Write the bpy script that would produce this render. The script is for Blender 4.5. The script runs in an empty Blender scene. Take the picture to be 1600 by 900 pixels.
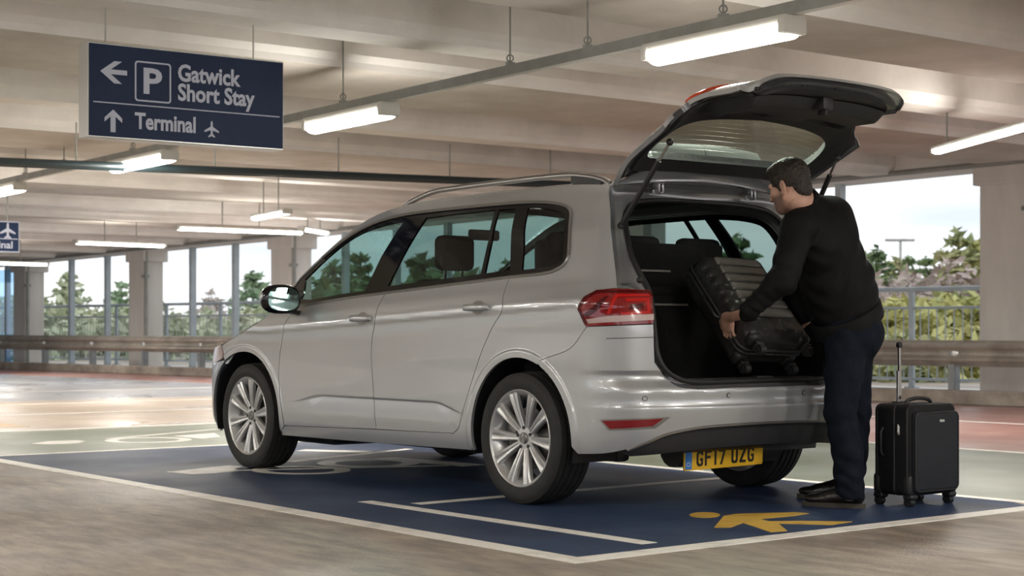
import bpy, bmesh, math, random
import numpy as np
from mathutils import Vector, Matrix
from mathutils.geometry import delaunay_2d_cdt

C = bpy.context.scene.collection
scene = bpy.context.scene
random.seed(7)

# ------------------------------------------------------------------ camera, world, exposure
cam_data = bpy.data.cameras.new('camera')
cam = bpy.data.objects.new('camera', cam_data); C.objects.link(cam)
cam.location = (0.0, 0.0, 0.88); cam.rotation_euler = (math.pi/2, 0, 0)
cam_data.sensor_width = 36.0; cam_data.lens = 36.0*2612.0/1600.0
cam_data.shift_y = 65.0/1600.0
cam_data.clip_end = 500
cam_data.dof.use_dof = True; cam_data.dof.focus_distance = 8.5; cam_data.dof.aperture_fstop = 4.5
scene.camera = cam
scene.view_settings.view_transform = 'Standard'
scene.view_settings.look = 'None'
scene.view_settings.exposure = 0.10
scene.view_settings.gamma = 1.0
scene.view_settings.use_curve_mapping = False

world = bpy.data.worlds.new('overcast_sky'); scene.world = world; world.use_nodes = True
nt = world.node_tree; nt.nodes.clear()
wo = nt.nodes.new('ShaderNodeOutputWorld'); bg = nt.nodes.new('ShaderNodeBackground')
tc = nt.nodes.new('ShaderNodeTexCoord'); mp = nt.nodes.new('ShaderNodeMapping'); nz = nt.nodes.new('ShaderNodeTexNoise')
cr = nt.nodes.new('ShaderNodeValToRGB')
mp.inputs['Scale'].default_value = (1.5, 1.5, 9.0); nz.inputs['Scale'].default_value = 2.2; nz.inputs['Detail'].default_value = 4
cr.color_ramp.elements[0].position = .35; cr.color_ramp.elements[0].color = (.60, .67, .74, 1)
cr.color_ramp.elements[1].position = .62; cr.color_ramp.elements[1].color = (1, 1, 1, 1)
nt.links.new(tc.outputs['Generated'], mp.inputs['Vector']); nt.links.new(mp.outputs['Vector'], nz.inputs['Vector'])
nt.links.new(nz.outputs['Fac'], cr.inputs['Fac']); nt.links.new(cr.outputs['Color'], bg.inputs['Color'])
bg.inputs['Strength'].default_value = 1.35
nt.links.new(bg.outputs['Background'], wo.inputs['Surface'])
LAMP_W = 42.0
LAMP_EMIT = 20.0
# ------------------------------------------------------------------ helpers
def link(name, me, mat=None, parent=None, smooth=35):
    o = bpy.data.objects.new(name, me); C.objects.link(o)
    if mat is not None and not me.materials: me.materials.append(mat)
    if parent is not None: o.parent = parent
    if smooth:
        me.polygons.foreach_set('use_smooth', [True]*len(me.polygons))
        if smooth < 180: me.set_sharp_from_angle(angle=math.radians(smooth))
    return o

def mesh_of(name, V, F):
    me = bpy.data.meshes.new(name)
    me.from_pydata([tuple(map(float, v)) for v in V], [], [tuple(int(i) for i in f) for f in F])
    me.update()
    return me

class MB:
    """collects shapes; build() links them as ONE mesh object"""
    def __init__(self): self.V = []; self.F = []
    def add(self, V, F):
        k = len(self.V); self.V.extend([tuple(map(float, v)) for v in V]); self.F.extend([tuple(int(i)+k for i in f) for f in F]); return self
    def box(self, c, s, rz=0.0, bev=0.0, R=None):
        bm = bmesh.new(); bmesh.ops.create_cube(bm, size=1)
        bmesh.ops.scale(bm, vec=s, verts=bm.verts)
        if bev: bmesh.ops.bevel(bm, geom=bm.edges[:], offset=bev, segments=2, affect='EDGES', profile=.5)
        M = Matrix.Translation(c) @ (R.to_4x4() if R is not None else Matrix.Rotation(rz, 4, 'Z'))
        return self.bm(bm, M)
    def bm(self, bm, M=None):
        if M is not None: bm.transform(M)
        bm.verts.index_update()
        self.add([v.co for v in bm.verts], [[v.index for v in f.verts] for f in bm.faces]); bm.free(); return self
    def tube(self, pts, r, n=10, cap=True, closed=False):
        P = [Vector(p) for p in pts]; N = len(P)
        rr = r if hasattr(r, '__len__') else [r]*N
        V = []; up = None
        for i, p in enumerate(P):
            if closed: t = (P[(i+1) % N] - P[i-1])
            else: t = (P[min(i+1, N-1)] - P[max(i-1, 0)])
            t.normalize()
            if up is None:
                up = Vector((0, 0, 1)) if abs(t.z) < .9 else Vector((1, 0, 0))
            a = t.cross(up)
            if a.length < 1e-6: a = t.cross(Vector((.3, .9, .1)))
            a.normalize(); b = a.cross(t).normalized(); up = b
            for k in range(n):
                th = 2*math.pi*k/n; V.append(p + a*math.cos(th)*rr[i] + b*math.sin(th)*rr[i])
        F = []
        for i in range(N if closed else N-1):
            j = (i+1) % N
            for k in range(n):
                F.append((i*n+k, i*n+(k+1) % n, j*n+(k+1) % n, j*n+k))
        if cap and not closed:
            F.append(tuple(range(n))[::-1]); F.append(tuple((N-1)*n+k for k in range(n)))
        return self.add(V, F)
    def sweep(self, prof, path, up=(0, 0, 1), cap=True):
        """sweep a closed 2D profile (side, up) along a path"""
        P = [Vector(p) for p in path]; N = len(P); n = len(prof); V = []
        U = Vector(up)
        for i, p in enumerate(P):
            t = (P[min(i+1, N-1)] - P[max(i-1, 0)]).normalized()
            a = t.cross(U).normalized(); b = a.cross(t).normalized()
            for q in prof: V.append(p + a*q[0] + b*q[1])
        F = []
        for i in range(N-1):
            for k in range(n):
                F.append((i*n+k, i*n+(k+1) % n, (i+1)*n+(k+1) % n, (i+1)*n+k))
        if cap: F.append(tuple(range(n))[::-1]); F.append(tuple((N-1)*n+k for k in range(n)))
        return self.add(V, F)
    def lathe(self, prof, n=48, axis='z', closed=False):
        """prof: (radius, height)"""
        V = []; m = len(prof)
        for k in range(n):
            a = 2*math.pi*k/n; c, s = math.cos(a), math.sin(a)
            for r, h in prof:
                V.append((r*c, r*s, h) if axis == 'z' else (r*c, h, r*s))
        F = []
        for k in range(n):
            j = (k+1) % n
            for i in range(m if closed else m-1):
                q = (i+1) % m
                f = (k*m+i, j*m+i, j*m+q, k*m+q)
                F.append(f if axis == 'z' else f[::-1])
        return self.add(V, F)
    def prism(self, poly, z0, z1, M=None):
        n = len(poly)
        V = [(x, y, z0) for x, y in poly] + [(x, y, z1) for x, y in poly]
        if M is not None: V = [M @ Vector(v) for v in V]
        F = [tuple(range(n))[::-1], tuple(range(n, 2*n))] + [(i, (i+1) % n, n+(i+1) % n, n+i) for i in range(n)]
        return self.add(V, F)
    def xf(self, M):
        self.V = [tuple(M @ Vector(v)) for v in self.V]; return self
    def build(self, name, mat=None, parent=None, smooth=35, fix=True):
        me = mesh_of(name, self.V, self.F)
        if fix:
            bm = bmesh.new(); bm.from_mesh(me); bmesh.ops.recalc_face_normals(bm, faces=bm.faces); bm.to_mesh(me); bm.free()
        return link(name, me, mat, parent, smooth)

def empty(name, loc=(0, 0, 0), rz=0.0):
    o = bpy.data.objects.new(name, None); C.objects.link(o); o.location = loc; o.rotation_euler = (0, 0, rz)
    o.empty_display_size = .1
    return o
def tag(o, label, cat, group=None):
    o['label'] = label; o['category'] = cat
    if group: o['group'] = group
    return o
def struct(o): o['kind'] = 'structure'; return o
def copy_tree(o, parent=None):
    c = o.copy(); C.objects.link(c)
    if parent is not None: c.parent = parent
    for ch in o.children: copy_tree(ch, c)
    return c

def spline(pts, n=8, closed=False):
    """Catmull-Rom through points"""
    P = [np.array(p, float) for p in pts]; N = len(P); out = []
    rng = range(N) if closed else range(N-1)
    for i in rng:
        a = P[(i-1) % N] if (closed or i > 0) else 2*P[0]-P[1]
        b = P[i]; c = P[(i+1) % N]
        d = P[(i+2) % N] if (closed or i+2 < N) else 2*P[-1]-P[-2]
        for k in range(n):
            t = k/n
            out.append(.5*((2*b) + (-a+c)*t + (2*a-5*b+4*c-d)*t*t + (-a+3*b-3*c+d)*t**3))
    if not closed: out.append(P[-1])
    return [tuple(p) for p in out]

def pix(px, py, d):
    """point seen at a pixel, d metres in front of the lens"""
    return Vector(((px-800)*d/2612.0, d, .88-(py-515)*d/2612.0))
def gnd(px, py, z=0.0):
    d = (.88-z)*2612.0/(py-515); return Vector(((px-800)*d/2612.0, d, z))

# ------------------------------------------------------------------ materials
def mat(name, col, rough=.5, metal=0.0, **kw):
    m = bpy.data.materials.new(name); m.use_nodes = True
    b = m.node_tree.nodes['Principled BSDF']
    b.inputs['Base Color'].default_value = (*col, 1); b.inputs['Roughness'].default_value = rough; b.inputs['Metallic'].default_value = metal
    for k, v in kw.items(): b.inputs[k.replace('_', ' ')].default_value = v
    return m
def noisy(name, c1, c2, scale=4.0, rough=.7, metal=0.0, detail=6, bump=0.0, bscale=None, lo=.35, hi=.65, rough2=None, stretch=(1, 1, 1), coat=0.0, rscale=None, spec=None):
    """two tones mixed by noise, with optional bump and uneven gloss"""
    m = mat(name, c1, rough, metal); t = m.node_tree; b = t.nodes['Principled BSDF']
    tc = t.nodes.new('ShaderNodeTexCoord'); mp = t.nodes.new('ShaderNodeMapping'); mp.inputs['Scale'].default_value = stretch
    n = t.nodes.new('ShaderNodeTexNoise'); n.inputs['Scale'].default_value = scale; n.inputs['Detail'].default_value = detail; n.inputs['Roughness'].default_value = .62
    r = t.nodes.new('ShaderNodeValToRGB')
    r.color_ramp.elements[0].position = lo; r.color_ramp.elements[0].color = (*c1, 1)
    r.color_ramp.elements[1].position = hi; r.color_ramp.elements[1].color = (*c2, 1)
    t.links.new(tc.outputs['Object'], mp.inputs['Vector']); t.links.new(mp.outputs['Vector'], n.inputs['Vector'])
    t.links.new(n.outputs['Fac'], r.inputs['Fac']); t.links.new(r.outputs['Color'], b.inputs['Base Color'])
    if rough2 is not None:
        n3 = t.nodes.new('ShaderNodeTexNoise'); n3.inputs['Scale'].default_value = rscale or scale*.6; n3.inputs['Detail'].default_value = 5
        t.links.new(mp.outputs['Vector'], n3.inputs['Vector'])
        mr = t.nodes.new('ShaderNodeMapRange'); mr.inputs['From Min'].default_value = .35; mr.inputs['From Max'].default_value = .65
        mr.inputs['To Min'].default_value = rough; mr.inputs['To Max'].default_value = rough2
        t.links.new(n3.outputs['Fac'], mr.inputs['Value']); t.links.new(mr.outputs['Result'], b.inputs['Roughness'])
    if bump:
        n2 = t.nodes.new('ShaderNodeTexNoise'); n2.inputs['Scale'].default_value = bscale or scale*8; n2.inputs['Detail'].default_value = 5
        t.links.new(tc.outputs['Object'], n2.inputs['Vector'])
        bp = t.nodes.new('ShaderNodeBump'); bp.inputs['Strength'].default_value = bump; bp.inputs['Distance'].default_value = .01
        t.links.new(n2.outputs['Fac'], bp.inputs['Height']); t.links.new(bp.outputs['Normal'], b.inputs['Normal'])
    if coat: b.inputs['Coat Weight'].default_value = coat; b.inputs['Coat Roughness'].default_value = .03
    if spec is not None: b.inputs['Specular IOR Level'].default_value = spec
    return m
def emit(name, col, strength):
    m = bpy.data.materials.new(name); m.use_nodes = True; t = m.node_tree; t.nodes.clear()
    e = t.nodes.new('ShaderNodeEmission'); e.inputs['Color'].default_value = (*col, 1); e.inputs['Strength'].default_value = strength
    o = t.nodes.new('ShaderNodeOutputMaterial'); t.links.new(e.outputs[0], o.inputs['Surface']); return m
def glass(name, tint, refl=.08, rough=.0):
    m = bpy.data.materials.new(name); m.use_nodes = True; t = m.node_tree; t.nodes.clear()
    o = t.nodes.new('ShaderNodeOutputMaterial'); tr = t.nodes.new('ShaderNodeBsdfTransparent'); tr.inputs['Color'].default_value = (*tint, 1)
    g = t.nodes.new('ShaderNodeBsdfGlossy'); g.inputs['Roughness'].default_value = rough
    lw = t.nodes.new('ShaderNodeLayerWeight'); lw.inputs['Blend'].default_value = .5      # same reflection from either side of the sheet
    pw = t.nodes.new('ShaderNodeMath'); pw.operation = 'POWER'; pw.inputs[1].default_value = 4.0
    fr = t.nodes.new('ShaderNodeMath'); fr.operation = 'MULTIPLY_ADD'; fr.inputs[1].default_value = .80; fr.inputs[2].default_value = .045
    t.links.new(lw.outputs['Facing'], pw.inputs[0]); t.links.new(pw.outputs[0], fr.inputs[0])
    mx = t.nodes.new('ShaderNodeMixShader')
    t.links.new(fr.outputs[0], mx.inputs['Fac']); t.links.new(tr.outputs[0], mx.inputs[1]); t.links.new(g.outputs[0], mx.inputs[2]); t.links.new(mx.outputs[0], o.inputs['Surface'])
    return m

M = {}
M['slab'] = noisy('slab_concrete', (.48, .435, .385), (.60, .55, .50), 1.6, .9, bump=.25, bscale=30)
M['beam'] = noisy('beam_concrete', (.66, .63, .595), (.80, .77, .735), 1.3, .85, bump=.2, bscale=25, lo=.3, hi=.6)
M['column'] = noisy('column_concrete', (.50, .475, .45), (.64, .61, .58), 1.5, .85, bump=.25, bscale=22, stretch=(1, 1, .25))
M['kerb'] = noisy('kerb_concrete', (.20, .175, .15), (.40, .36, .31), 2.5, .9, bump=.4, bscale=20)
M['floor'] = noisy('worn_concrete_floor', (.21, .17, .135), (.40, .345, .29), 1.1, .62, bump=.35, bscale=60, lo=.3, hi=.7, rough2=.40, stretch=(1, 1, 1), detail=9)
_t = M['floor'].node_tree; _b = _t.nodes['Principled BSDF']; _l = _b.inputs['Base Color'].links[0].from_socket     # scuffs and tyre streaks on top of the broad stains
_tc = _t.nodes.new('ShaderNodeTexCoord'); _mp = _t.nodes.new('ShaderNodeMapping'); _mp.inputs['Rotation'].default_value = (0, 0, .9); _mp.inputs['Scale'].default_value = (1.0, 3.6, 1)
_n = _t.nodes.new('ShaderNodeTexNoise'); _n.inputs['Scale'].default_value = 2.6; _n.inputs['Detail'].default_value = 10; _n.inputs['Roughness'].default_value = .68
_mr = _t.nodes.new('ShaderNodeMapRange'); _mr.inputs['From Min'].default_value = .36; _mr.inputs['From Max'].default_value = .62; _mr.inputs['To Min'].default_value = .58; _mr.inputs['To Max'].default_value = 1.12
_mx = _t.nodes.new('ShaderNodeMix'); _mx.data_type = 'RGBA'; _mx.blend_type = 'MULTIPLY'; _mx.inputs['Factor'].default_value = 1.0
_t.links.new(_tc.outputs['Object'], _mp.inputs['Vector']); _t.links.new(_mp.outputs['Vector'], _n.inputs['Vector']); _t.links.new(_n.outputs['Fac'], _mr.inputs['Value'])
_t.links.new(_l, _mx.inputs['A']); _t.links.new(_mr.outputs['Result'], _mx.inputs['B']); _t.links.new(_mx.outputs['Result'], _b.inputs['Base Color'])
M['blue'] = noisy('blue_bay_paint', (.016, .032, .078), (.033, .057, .120), 1.3, .65, bump=.2, bscale=70, rough2=.48, detail=8, spec=.22)
M['green'] = noisy('green_bay_paint', (.125, .15, .10), (.20, .22, .16), 1.1, .55, bump=.2, bscale=60, rough2=.35, spec=.35)
M['red'] = noisy('red_lane_paint', (.30, .13, .11), (.42, .24, .20), 1.0, .5, bump=.2, bscale=60, rough2=.3)
M['tan'] = noisy('tan_lane_surface', (.33, .25, .18), (.46, .36, .27), .8, .5, bump=.15, bscale=50, rough2=.22)
M['orange'] = noisy('orange_paint', (.48, .27, .09), (.44, .33, .2), 1.6, .5)
M['grey'] = noisy('grey_lane_surface', (.25, .255, .28), (.36, .36, .39), .8, .45, rough2=.22)
M['line'] = noisy('white_line_paint', (.52, .50, .46), (.80, .77, .72), 7.0, .5, lo=.28, hi=.5, detail=8)
M['yellow'] = noisy('yellow_paint', (.42, .25, .03), (.62, .38, .06), 8.0, .5, lo=.3, hi=.5)
M['galv'] = noisy('galvanised_steel', (.38, .36, .33), (.52, .50, .47), 6, .42, metal=.85, rough2=.3)
M['rail'] = noisy('weathered_guard_rail', (.34, .315, .28), (.54, .51, .46), 3, .45, metal=.55, stretch=(1, 1, .4))
M['trunk_grey'] = noisy('trunking_grey', (.22, .225, .21), (.28, .285, .27), 5, .45, metal=.3)
M['railing'] = noisy('grey_painted_steel', (.32, .37, .41), (.40, .45, .49), 4, .5, metal=.1)
M['lampbody'] = mat('lamp_body', (.55, .54, .50), .5)
M['lamp'] = emit('lit_diffuser', (1, .96, .88), LAMP_EMIT)
M['signblue'] = noisy('sign_navy', (.010, .022, .062), (.015, .031, .080), 2, .55, spec=.25)
M['signwhite'] = mat('sign_lettering', (.52, .55, .66), .5)
M['signalwhite'] = mat('pale_bolt_cap', (.72, .74, .74), .25, .3)
M['alu'] = mat('aluminium', (.55, .55, .54), .35, .8)
M['pipe'] = mat('dark_pipe', (.02, .035, .04), .45)
M['black'] = mat('black_plastic', (.012, .012, .013), .5)
M['blacktrim'] = noisy('charcoal_trim', (.014, .014, .016), (.02, .02, .023), 60, .62, bump=.15, bscale=200)
M['carpet'] = noisy('boot_carpet', (.006, .006, .006), (.014, .014, .014), 90, .95, bump=.4, bscale=300)
M['gloss'] = mat('gloss_black', (.006, .006, .007), .08)
M['rubber'] = noisy('tyre_rubber', (.012, .012, .012), (.022, .021, .02), 20, .75, bump=.1, bscale=90)
M['seal'] = mat('rubber_seal', (.008, .008, .008), .55)
M['silver'] = mat('silver_car_paint', (.43, .44, .455), .34, .50); 
_b = M['silver'].node_tree.nodes['Principled BSDF']; _b.inputs['Coat Weight'].default_value = 1.0; _b.inputs['Coat Roughness'].default_value = .02
M['jamb'] = mat('silver_jamb_paint', (.36, .365, .38), .25, .75)
M['frameshade'] = mat('shade_darkened_silver_frame', (.09, .09, .097), .25, .5)  # silver paint with the shade under the raised gate put into its colour
M['chrome'] = mat('chrome', (.75, .75, .76), .08, 1.0)
M['satin'] = mat('satin_moulding', (.30, .29, .28), .3, .8)
M['alloy'] = noisy('alloy_wheel', (.55, .55, .55), (.60, .60, .60), 8, .32, metal=.55)
M['barrel'] = mat('wheel_barrel', (.25, .25, .25), .4, .8)
M['disc'] = mat('brake_disc', (.12, .115, .11), .4, .8)
M['glass'] = glass('tinted_glass', (.42, .56, .53))
M['glassd'] = glass('dark_glass', (.24, .33, .31))
M['glassf'] = glass('front_glass', (.62, .76, .73))
M['glassr'] = glass('rear_glass', (.62, .74, .66))
M['redlens'] = mat('red_lens', (.22, .003, .005), .10, Coat_Weight=1.0)
M['darkred'] = mat('dark_red_lens', (.07, .001, .002), .1)
M['brightred'] = mat('bright_red_lens', (.50, .012, .010), .12)
M['clear'] = mat('clear_lens', (.50, .38, .36), .15)
M['refl'] = mat('red_reflector', (.20, .006, .01), .15)
M['orangelens'] = mat('orange_red_lens', (.60, .06, .015), .15)
M['plate'] = mat('yellow_plate', (.72, .42, .02), .4)
M['plateblue'] = mat('plate_blue', (.03, .17, .50), .4)
M['platetext'] = mat('plate_black', (.008, .008, .008), .5)
M['mirror'] = mat('mirror_glass', (.30, .45, .45), .02, 1.0)
M['fabric_seat'] = noisy('seat_cloth', (.010, .010, .011), (.02, .02, .021), 50, .9)
M['skin'] = noisy('skin', (.46, .26, .19), (.55, .33, .245), 18, .5, bump=.1, bscale=120)
_t = M['skin'].node_tree; _b = _t.nodes['Principled BSDF']; _l = _b.inputs['Base Color'].links[0].from_socket
_at = _t.nodes.new('ShaderNodeAttribute'); _at.attribute_name = 'stubble'
_mx = _t.nodes.new('ShaderNodeMix'); _mx.data_type = 'RGBA'; _mx.inputs['B'].default_value = (.085, .052, .04, 1)
_t.links.new(_at.outputs['Fac'], _mx.inputs['Factor']); _t.links.new(_l, _mx.inputs['A']); _t.links.new(_mx.outputs['Result'], _b.inputs['Base Color'])
M['hair'] = noisy('dark_hair', (.012, .008, .006), (.035, .024, .018), 60, .55, bump=.9, bscale=90, stretch=(1, 1, .3))
M['beard'] = noisy('stubble', (.07, .045, .035), (.16, .10, .075), 120, .7)
M['jacket'] = noisy('black_jacket_cloth', (.0045, .0045, .0052), (.0085, .0085, .0095), 8, .72, bump=.25, bscale=14, spec=.14)
M['trouser'] = noisy('navy_trouser_cloth', (.0045, .0065, .012), (.008, .011, .019), 20, .85, bump=.25, bscale=18, spec=.12)
M['leather'] = noisy('black_leather', (.010, .009, .008), (.018, .015, .013), 20, .28, bump=.15, bscale=60)
M['sole'] = mat('shoe_sole', (.05, .04, .03), .7)
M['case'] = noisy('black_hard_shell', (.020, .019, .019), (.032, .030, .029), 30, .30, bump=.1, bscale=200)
M['casesheen'] = noisy('sheen_paled_shell_face', (.22, .21, .195), (.26, .25, .235), 30, .30, metal=.35, bump=.08, bscale=160)  # same black shell; its reflected light is put into this paler grey
M['softcase'] = noisy('soft_case_cloth', (.005, .005, .0065), (.009, .009, .011), 90, .75, spec=.3, bump=.35, bscale=350)
M['softpanel'] = noisy('soft_case_front', (.008, .0095, .014), (.012, .014, .020), 90, .6, spec=.3, bump=.3, bscale=350)
M['leafg'] = noisy('conifer_green', (.13, .21, .10), (.26, .33, .15), 1.2, .8)
M['leafy'] = noisy('yellow_green_leaves', (.36, .38, .14), (.60, .55, .24), 1.0, .8)
M['leafo'] = noisy('olive_leaves', (.25, .30, .14), (.44, .42, .20), 1.0, .8)
M['bare'] = noisy('bare_twigs', (.38, .31, .28), (.55, .46, .42), 1.5, .9)
M['leafp'] = noisy('hazed_distant_leaves', (.36, .43, .29), (.58, .60, .42), .8, .9)  # distance haze is mixed into this and the next two foliage colours
M['leafq'] = noisy('hazed_distant_conifer', (.24, .36, .23), (.40, .50, .32), .8, .9)
M['barep'] = noisy('hazed_distant_twigs', (.52, .46, .43), (.68, .62, .58), .8, .9)
M['bark'] = noisy('bark', (.10, .075, .055), (.17, .13, .10), 8, .9)
M['ground'] = noisy('verge_ground', (.16, .19, .08), (.34, .34, .20), .25, .95)
M['tarmac'] = noisy('pale_deck_edge', (.66, .66, .64), (.78, .77, .75), 1.5, .8)
M['postgrey'] = noisy('dark_galvanised_post', (.20, .22, .235), (.28, .30, .31), 5, .5, metal=.4)
# ------------------------------------------------------------------ car body surface
YAW = math.radians(38.0)
CU = np.array([-math.sin(YAW), math.cos(YAW), 0.0])     # car forward
CL = np.array([-math.cos(YAW), -math.sin(YAW), 0.0])    # car left
CO = np.array([0.7288, 8.9405, 0.0])                    # ground point under the rear axle
EYE = np.array([0.0, 0.0, 0.88]); FPX = 2612.0; HZ = 515.0

def pchip(xs, ys):
    xs = np.asarray(xs, float); ys = np.asarray(ys, float)
    h = np.diff(xs); d = np.diff(ys) / h
    m = np.zeros_like(ys)
    for i in range(1, len(xs) - 1):
        if d[i-1] * d[i] > 0:
            w1 = 2*h[i] + h[i-1]; w2 = h[i] + 2*h[i-1]
            m[i] = (w1 + w2) / (w1/d[i-1] + w2/d[i])
    m[0] = d[0]; m[-1] = d[-1]
    def f(x):
        x = np.clip(np.asarray(x, float), xs[0], xs[-1])
        k = np.clip(np.searchsorted(xs, x, side='right') - 1, 0, len(xs) - 2)
        t = (x - xs[k]) / h[k]
        return ((2*t**3 - 3*t**2 + 1)*ys[k] + (t**3 - 2*t**2 + t)*h[k]*m[k]
                + (-2*t**3 + 3*t**2)*ys[k+1] + (t**3 - t**2)*h[k]*m[k+1])
    return f

def sstep(a, b, x):
    t = np.clip((np.asarray(x, float) - a) / (b - a), 0, 1)
    return t*t*(3 - 2*t)

V0 = pchip([.15, .20, .25, .30, .38, .50, .65, .78, .86, .905, .930, .945, .975, 1.02, 1.06, 1.10, 1.20, 1.35, 1.48, 1.55, 1.60, 1.64],
           [.80, .838, .862, .874, .881, .884, .888, .896, .902, .9035, .9085, .9085, .901, .888, .872, .858, .824, .772, .718, .680, .634, .575])
UR = pchip([.15, .22, .30, .40, .47, .505, .522, .545, .585, .600, .618, .640, .662, .676, .686, .75, .85, .95, 1.05, 1.15, 1.30, 1.45, 1.55, 1.64],
           [-.70, -.77, -.83, -.858, -.872, -.877, -.868, -.864, -.868, -.862, -.846, -.827, -.820, -.832, -.842, -.842, -.842, -.832, -.800, -.755, -.690, -.610, -.550, -.48])
UF = pchip([.15, .22, .30, .40, .55, .65, .75, .85, .95, 1.1, 1.64], [3.56, 3.65, 3.70, 3.71, 3.705, 3.685, 3.62, 3.54, 3.42, 3.2, 3.1])
UC, UFC = -.34, 2.72
WHEEL_U = (0.0, 2.786); WZ = 0.334
_th = np.linspace(0, 1, 161)
def _superell(n):
    t = _th * math.pi / 2
    # even spread of samples round the corner
    x = np.sin(t) ** (2/n); y = np.cos(t) ** (2/n)
    return x, y
_RX, _RY = _superell(3.3)
_FX, _FY = _superell(3.5)
S_REAR = 1.15     # domain length of the rear corner + half rear face
S_FRONT = 1.25

def surf(s, z):
    """(s, z) -> car frame (u, v, z); s is u on the flank and runs on round the corners"""
    s = np.atleast_1d(np.asarray(s, float)); z = np.atleast_1d(np.asarray(z, float))
    s, z = np.broadcast_arrays(s, z)
    u = s.copy().astype(float)
    # the shoulder line and the window line rise towards the rear
    zz = z - sstep(.70, .88, z)*(1 - sstep(1.36, 1.54, z))*.045*(1.25 - np.clip(s, -.45, 2.5))
    w = V0(zz)
    barrel = 1 - .010*((s - 1.3)/1.7)**2
    up = sstep(.98, 1.12, z)
    barrel = barrel - up*.055*np.clip((s - 1.15)/1.0, 0, 1.6)**2 - up*.030*np.clip((.6 - s)/1.0, 0, 1)**2
    # lower door crease
    fade = sstep(.44, .66, s) * (1 - sstep(1.95, 2.28, s))
    ze = .497 - .05*sstep(.74, .46, s) - .05*sstep(1.85, 2.28, s)          # the crease dips at both ends
    w = w - fade * .0060 * (1 - sstep(ze - .012, ze, z)) * np.clip((z - .385)/(ze - .385), 0, 1)
    # wheel arch flares
    for uw in WHEEL_U:
        r = np.hypot(s - uw, z - WZ)
        w = w + .0065 * (1 - sstep(.436, .454, r)) * sstep(.12, .3, z)
    v = w * barrel
    m = s < UC
    if m.any():
        sig = np.clip((UC - s[m]) / S_REAR, 0, 1)
        a = UC - UR(z[m]); b = w[m] * (1 - .010*((UC - 1.3)/1.7)**2 - up[m]*.030*(.94)**2)
        X = _RX[None, :] * a[:, None]; Y = _RY[None, :] * b[:, None]
        d = np.concatenate([np.zeros((len(a), 1)), np.cumsum(np.hypot(np.diff(X, axis=1), np.diff(Y, axis=1)), axis=1)], axis=1)
        L = d[:, -1]
        for i, (k, q) in enumerate(zip(np.nonzero(m.ravel())[0], sig)):
            u.ravel()[k] = UC - np.interp(q*L[i], d[i], X[i]); v.ravel()[k] = np.interp(q*L[i], d[i], Y[i])
    m = s > UFC
    if m.any():
        sig = np.clip((s[m] - UFC) / S_FRONT, 0, 1)
        a = UF(z[m]) - UFC; b = v[m] / barrel[m] * (1 - .010*((UFC - 1.3)/1.7)**2 - up[m]*.055*1.57**2)
        X = _FX[None, :] * a[:, None]; Y = _FY[None, :] * b[:, None]
        d = np.concatenate([np.zeros((len(a), 1)), np.cumsum(np.hypot(np.diff(X, axis=1), np.diff(Y, axis=1)), axis=1)], axis=1)
        L = d[:, -1]
        for i, (k, q) in enumerate(zip(np.nonzero(m.ravel())[0], sig)):
            u.ravel()[k] = UFC + np.interp(q*L[i], d[i], X[i]); v.ravel()[k] = np.interp(q*L[i], d[i], Y[i])
    return np.stack([u, v, z.astype(float)], axis=-1)

def car2world(p):
    p = np.asarray(p, float)
    return CO + p[..., 0:1]*CU + p[..., 1:2]*CL + p[..., 2:3]*np.array([0, 0, 1.0])

def project(P):
    P = np.asarray(P, float)
    return np.stack([800 + FPX*P[..., 0]/P[..., 1], HZ - FPX*(P[..., 2] - EYE[2])/P[..., 1]], axis=-1)

_gs, _gz = np.meshgrid(np.linspace(3.97, -1.49, 275), np.linspace(.16, 1.63, 74), indexing='ij')
_gp = None
def trace(pts):
    """where the sight lines through points of the photograph meet the body surface, as (s, z)"""
    global _gp
    if _gp is None:
        g = surf(_gs.ravel(), _gz.ravel())
        _gp = project(car2world(g))
        e = 2e-3
        a = surf(_gs.ravel() - e, _gz.ravel()) - g; b = surf(_gs.ravel(), _gz.ravel() + e) - g
        nrm = np.cross(a, b); w = car2world(g) - EYE
        eye_c = np.stack([w @ CU, w @ CL, w[:, 2]], axis=-1)
        away = (nrm*eye_c).sum(1)
        sgn = np.sign(np.median(nrm[:, 1]))          # flank normals point to the left
        _gp[away*sgn > 0] = 1e6                      # only the side that faces the lens
    out = []
    for q in pts:
        q = np.asarray(q, float)
        k = np.argmin(((_gp - q)**2).sum(1)); s, z = _gs.ravel()[k], _gz.ravel()[k]
        for _ in range(12):
            e = 1e-3
            b = project(car2world(surf([s, s+e, s], [z, z, z+e])))
            J = np.stack([(b[1]-b[0])/e, (b[2]-b[0])/e], axis=1)
            try: st = np.linalg.lstsq(J, q - b[0], rcond=1e-3)[0]
            except Exception: break
            st = np.clip(st, -.05, .05)
            s = min(max(s + st[0], -1.49), 3.97); z = min(max(z + st[1], .155), 1.635)
            if abs(st).max() < 1e-5: break
        out.append((float(s), float(z)))
    return out
# ------------------------------------------------------------------ the car park
def cp(u, v, z=0.0):
    p = CO + u*CU + v*CL; return Vector((p[0], p[1], z))
RZ = YAW + math.pi/2           # rotation that turns x into the car's forward axis
def in_bay(name, loc=(0, 0, 0)):
    return empty(name, cp(*loc), RZ)

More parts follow.
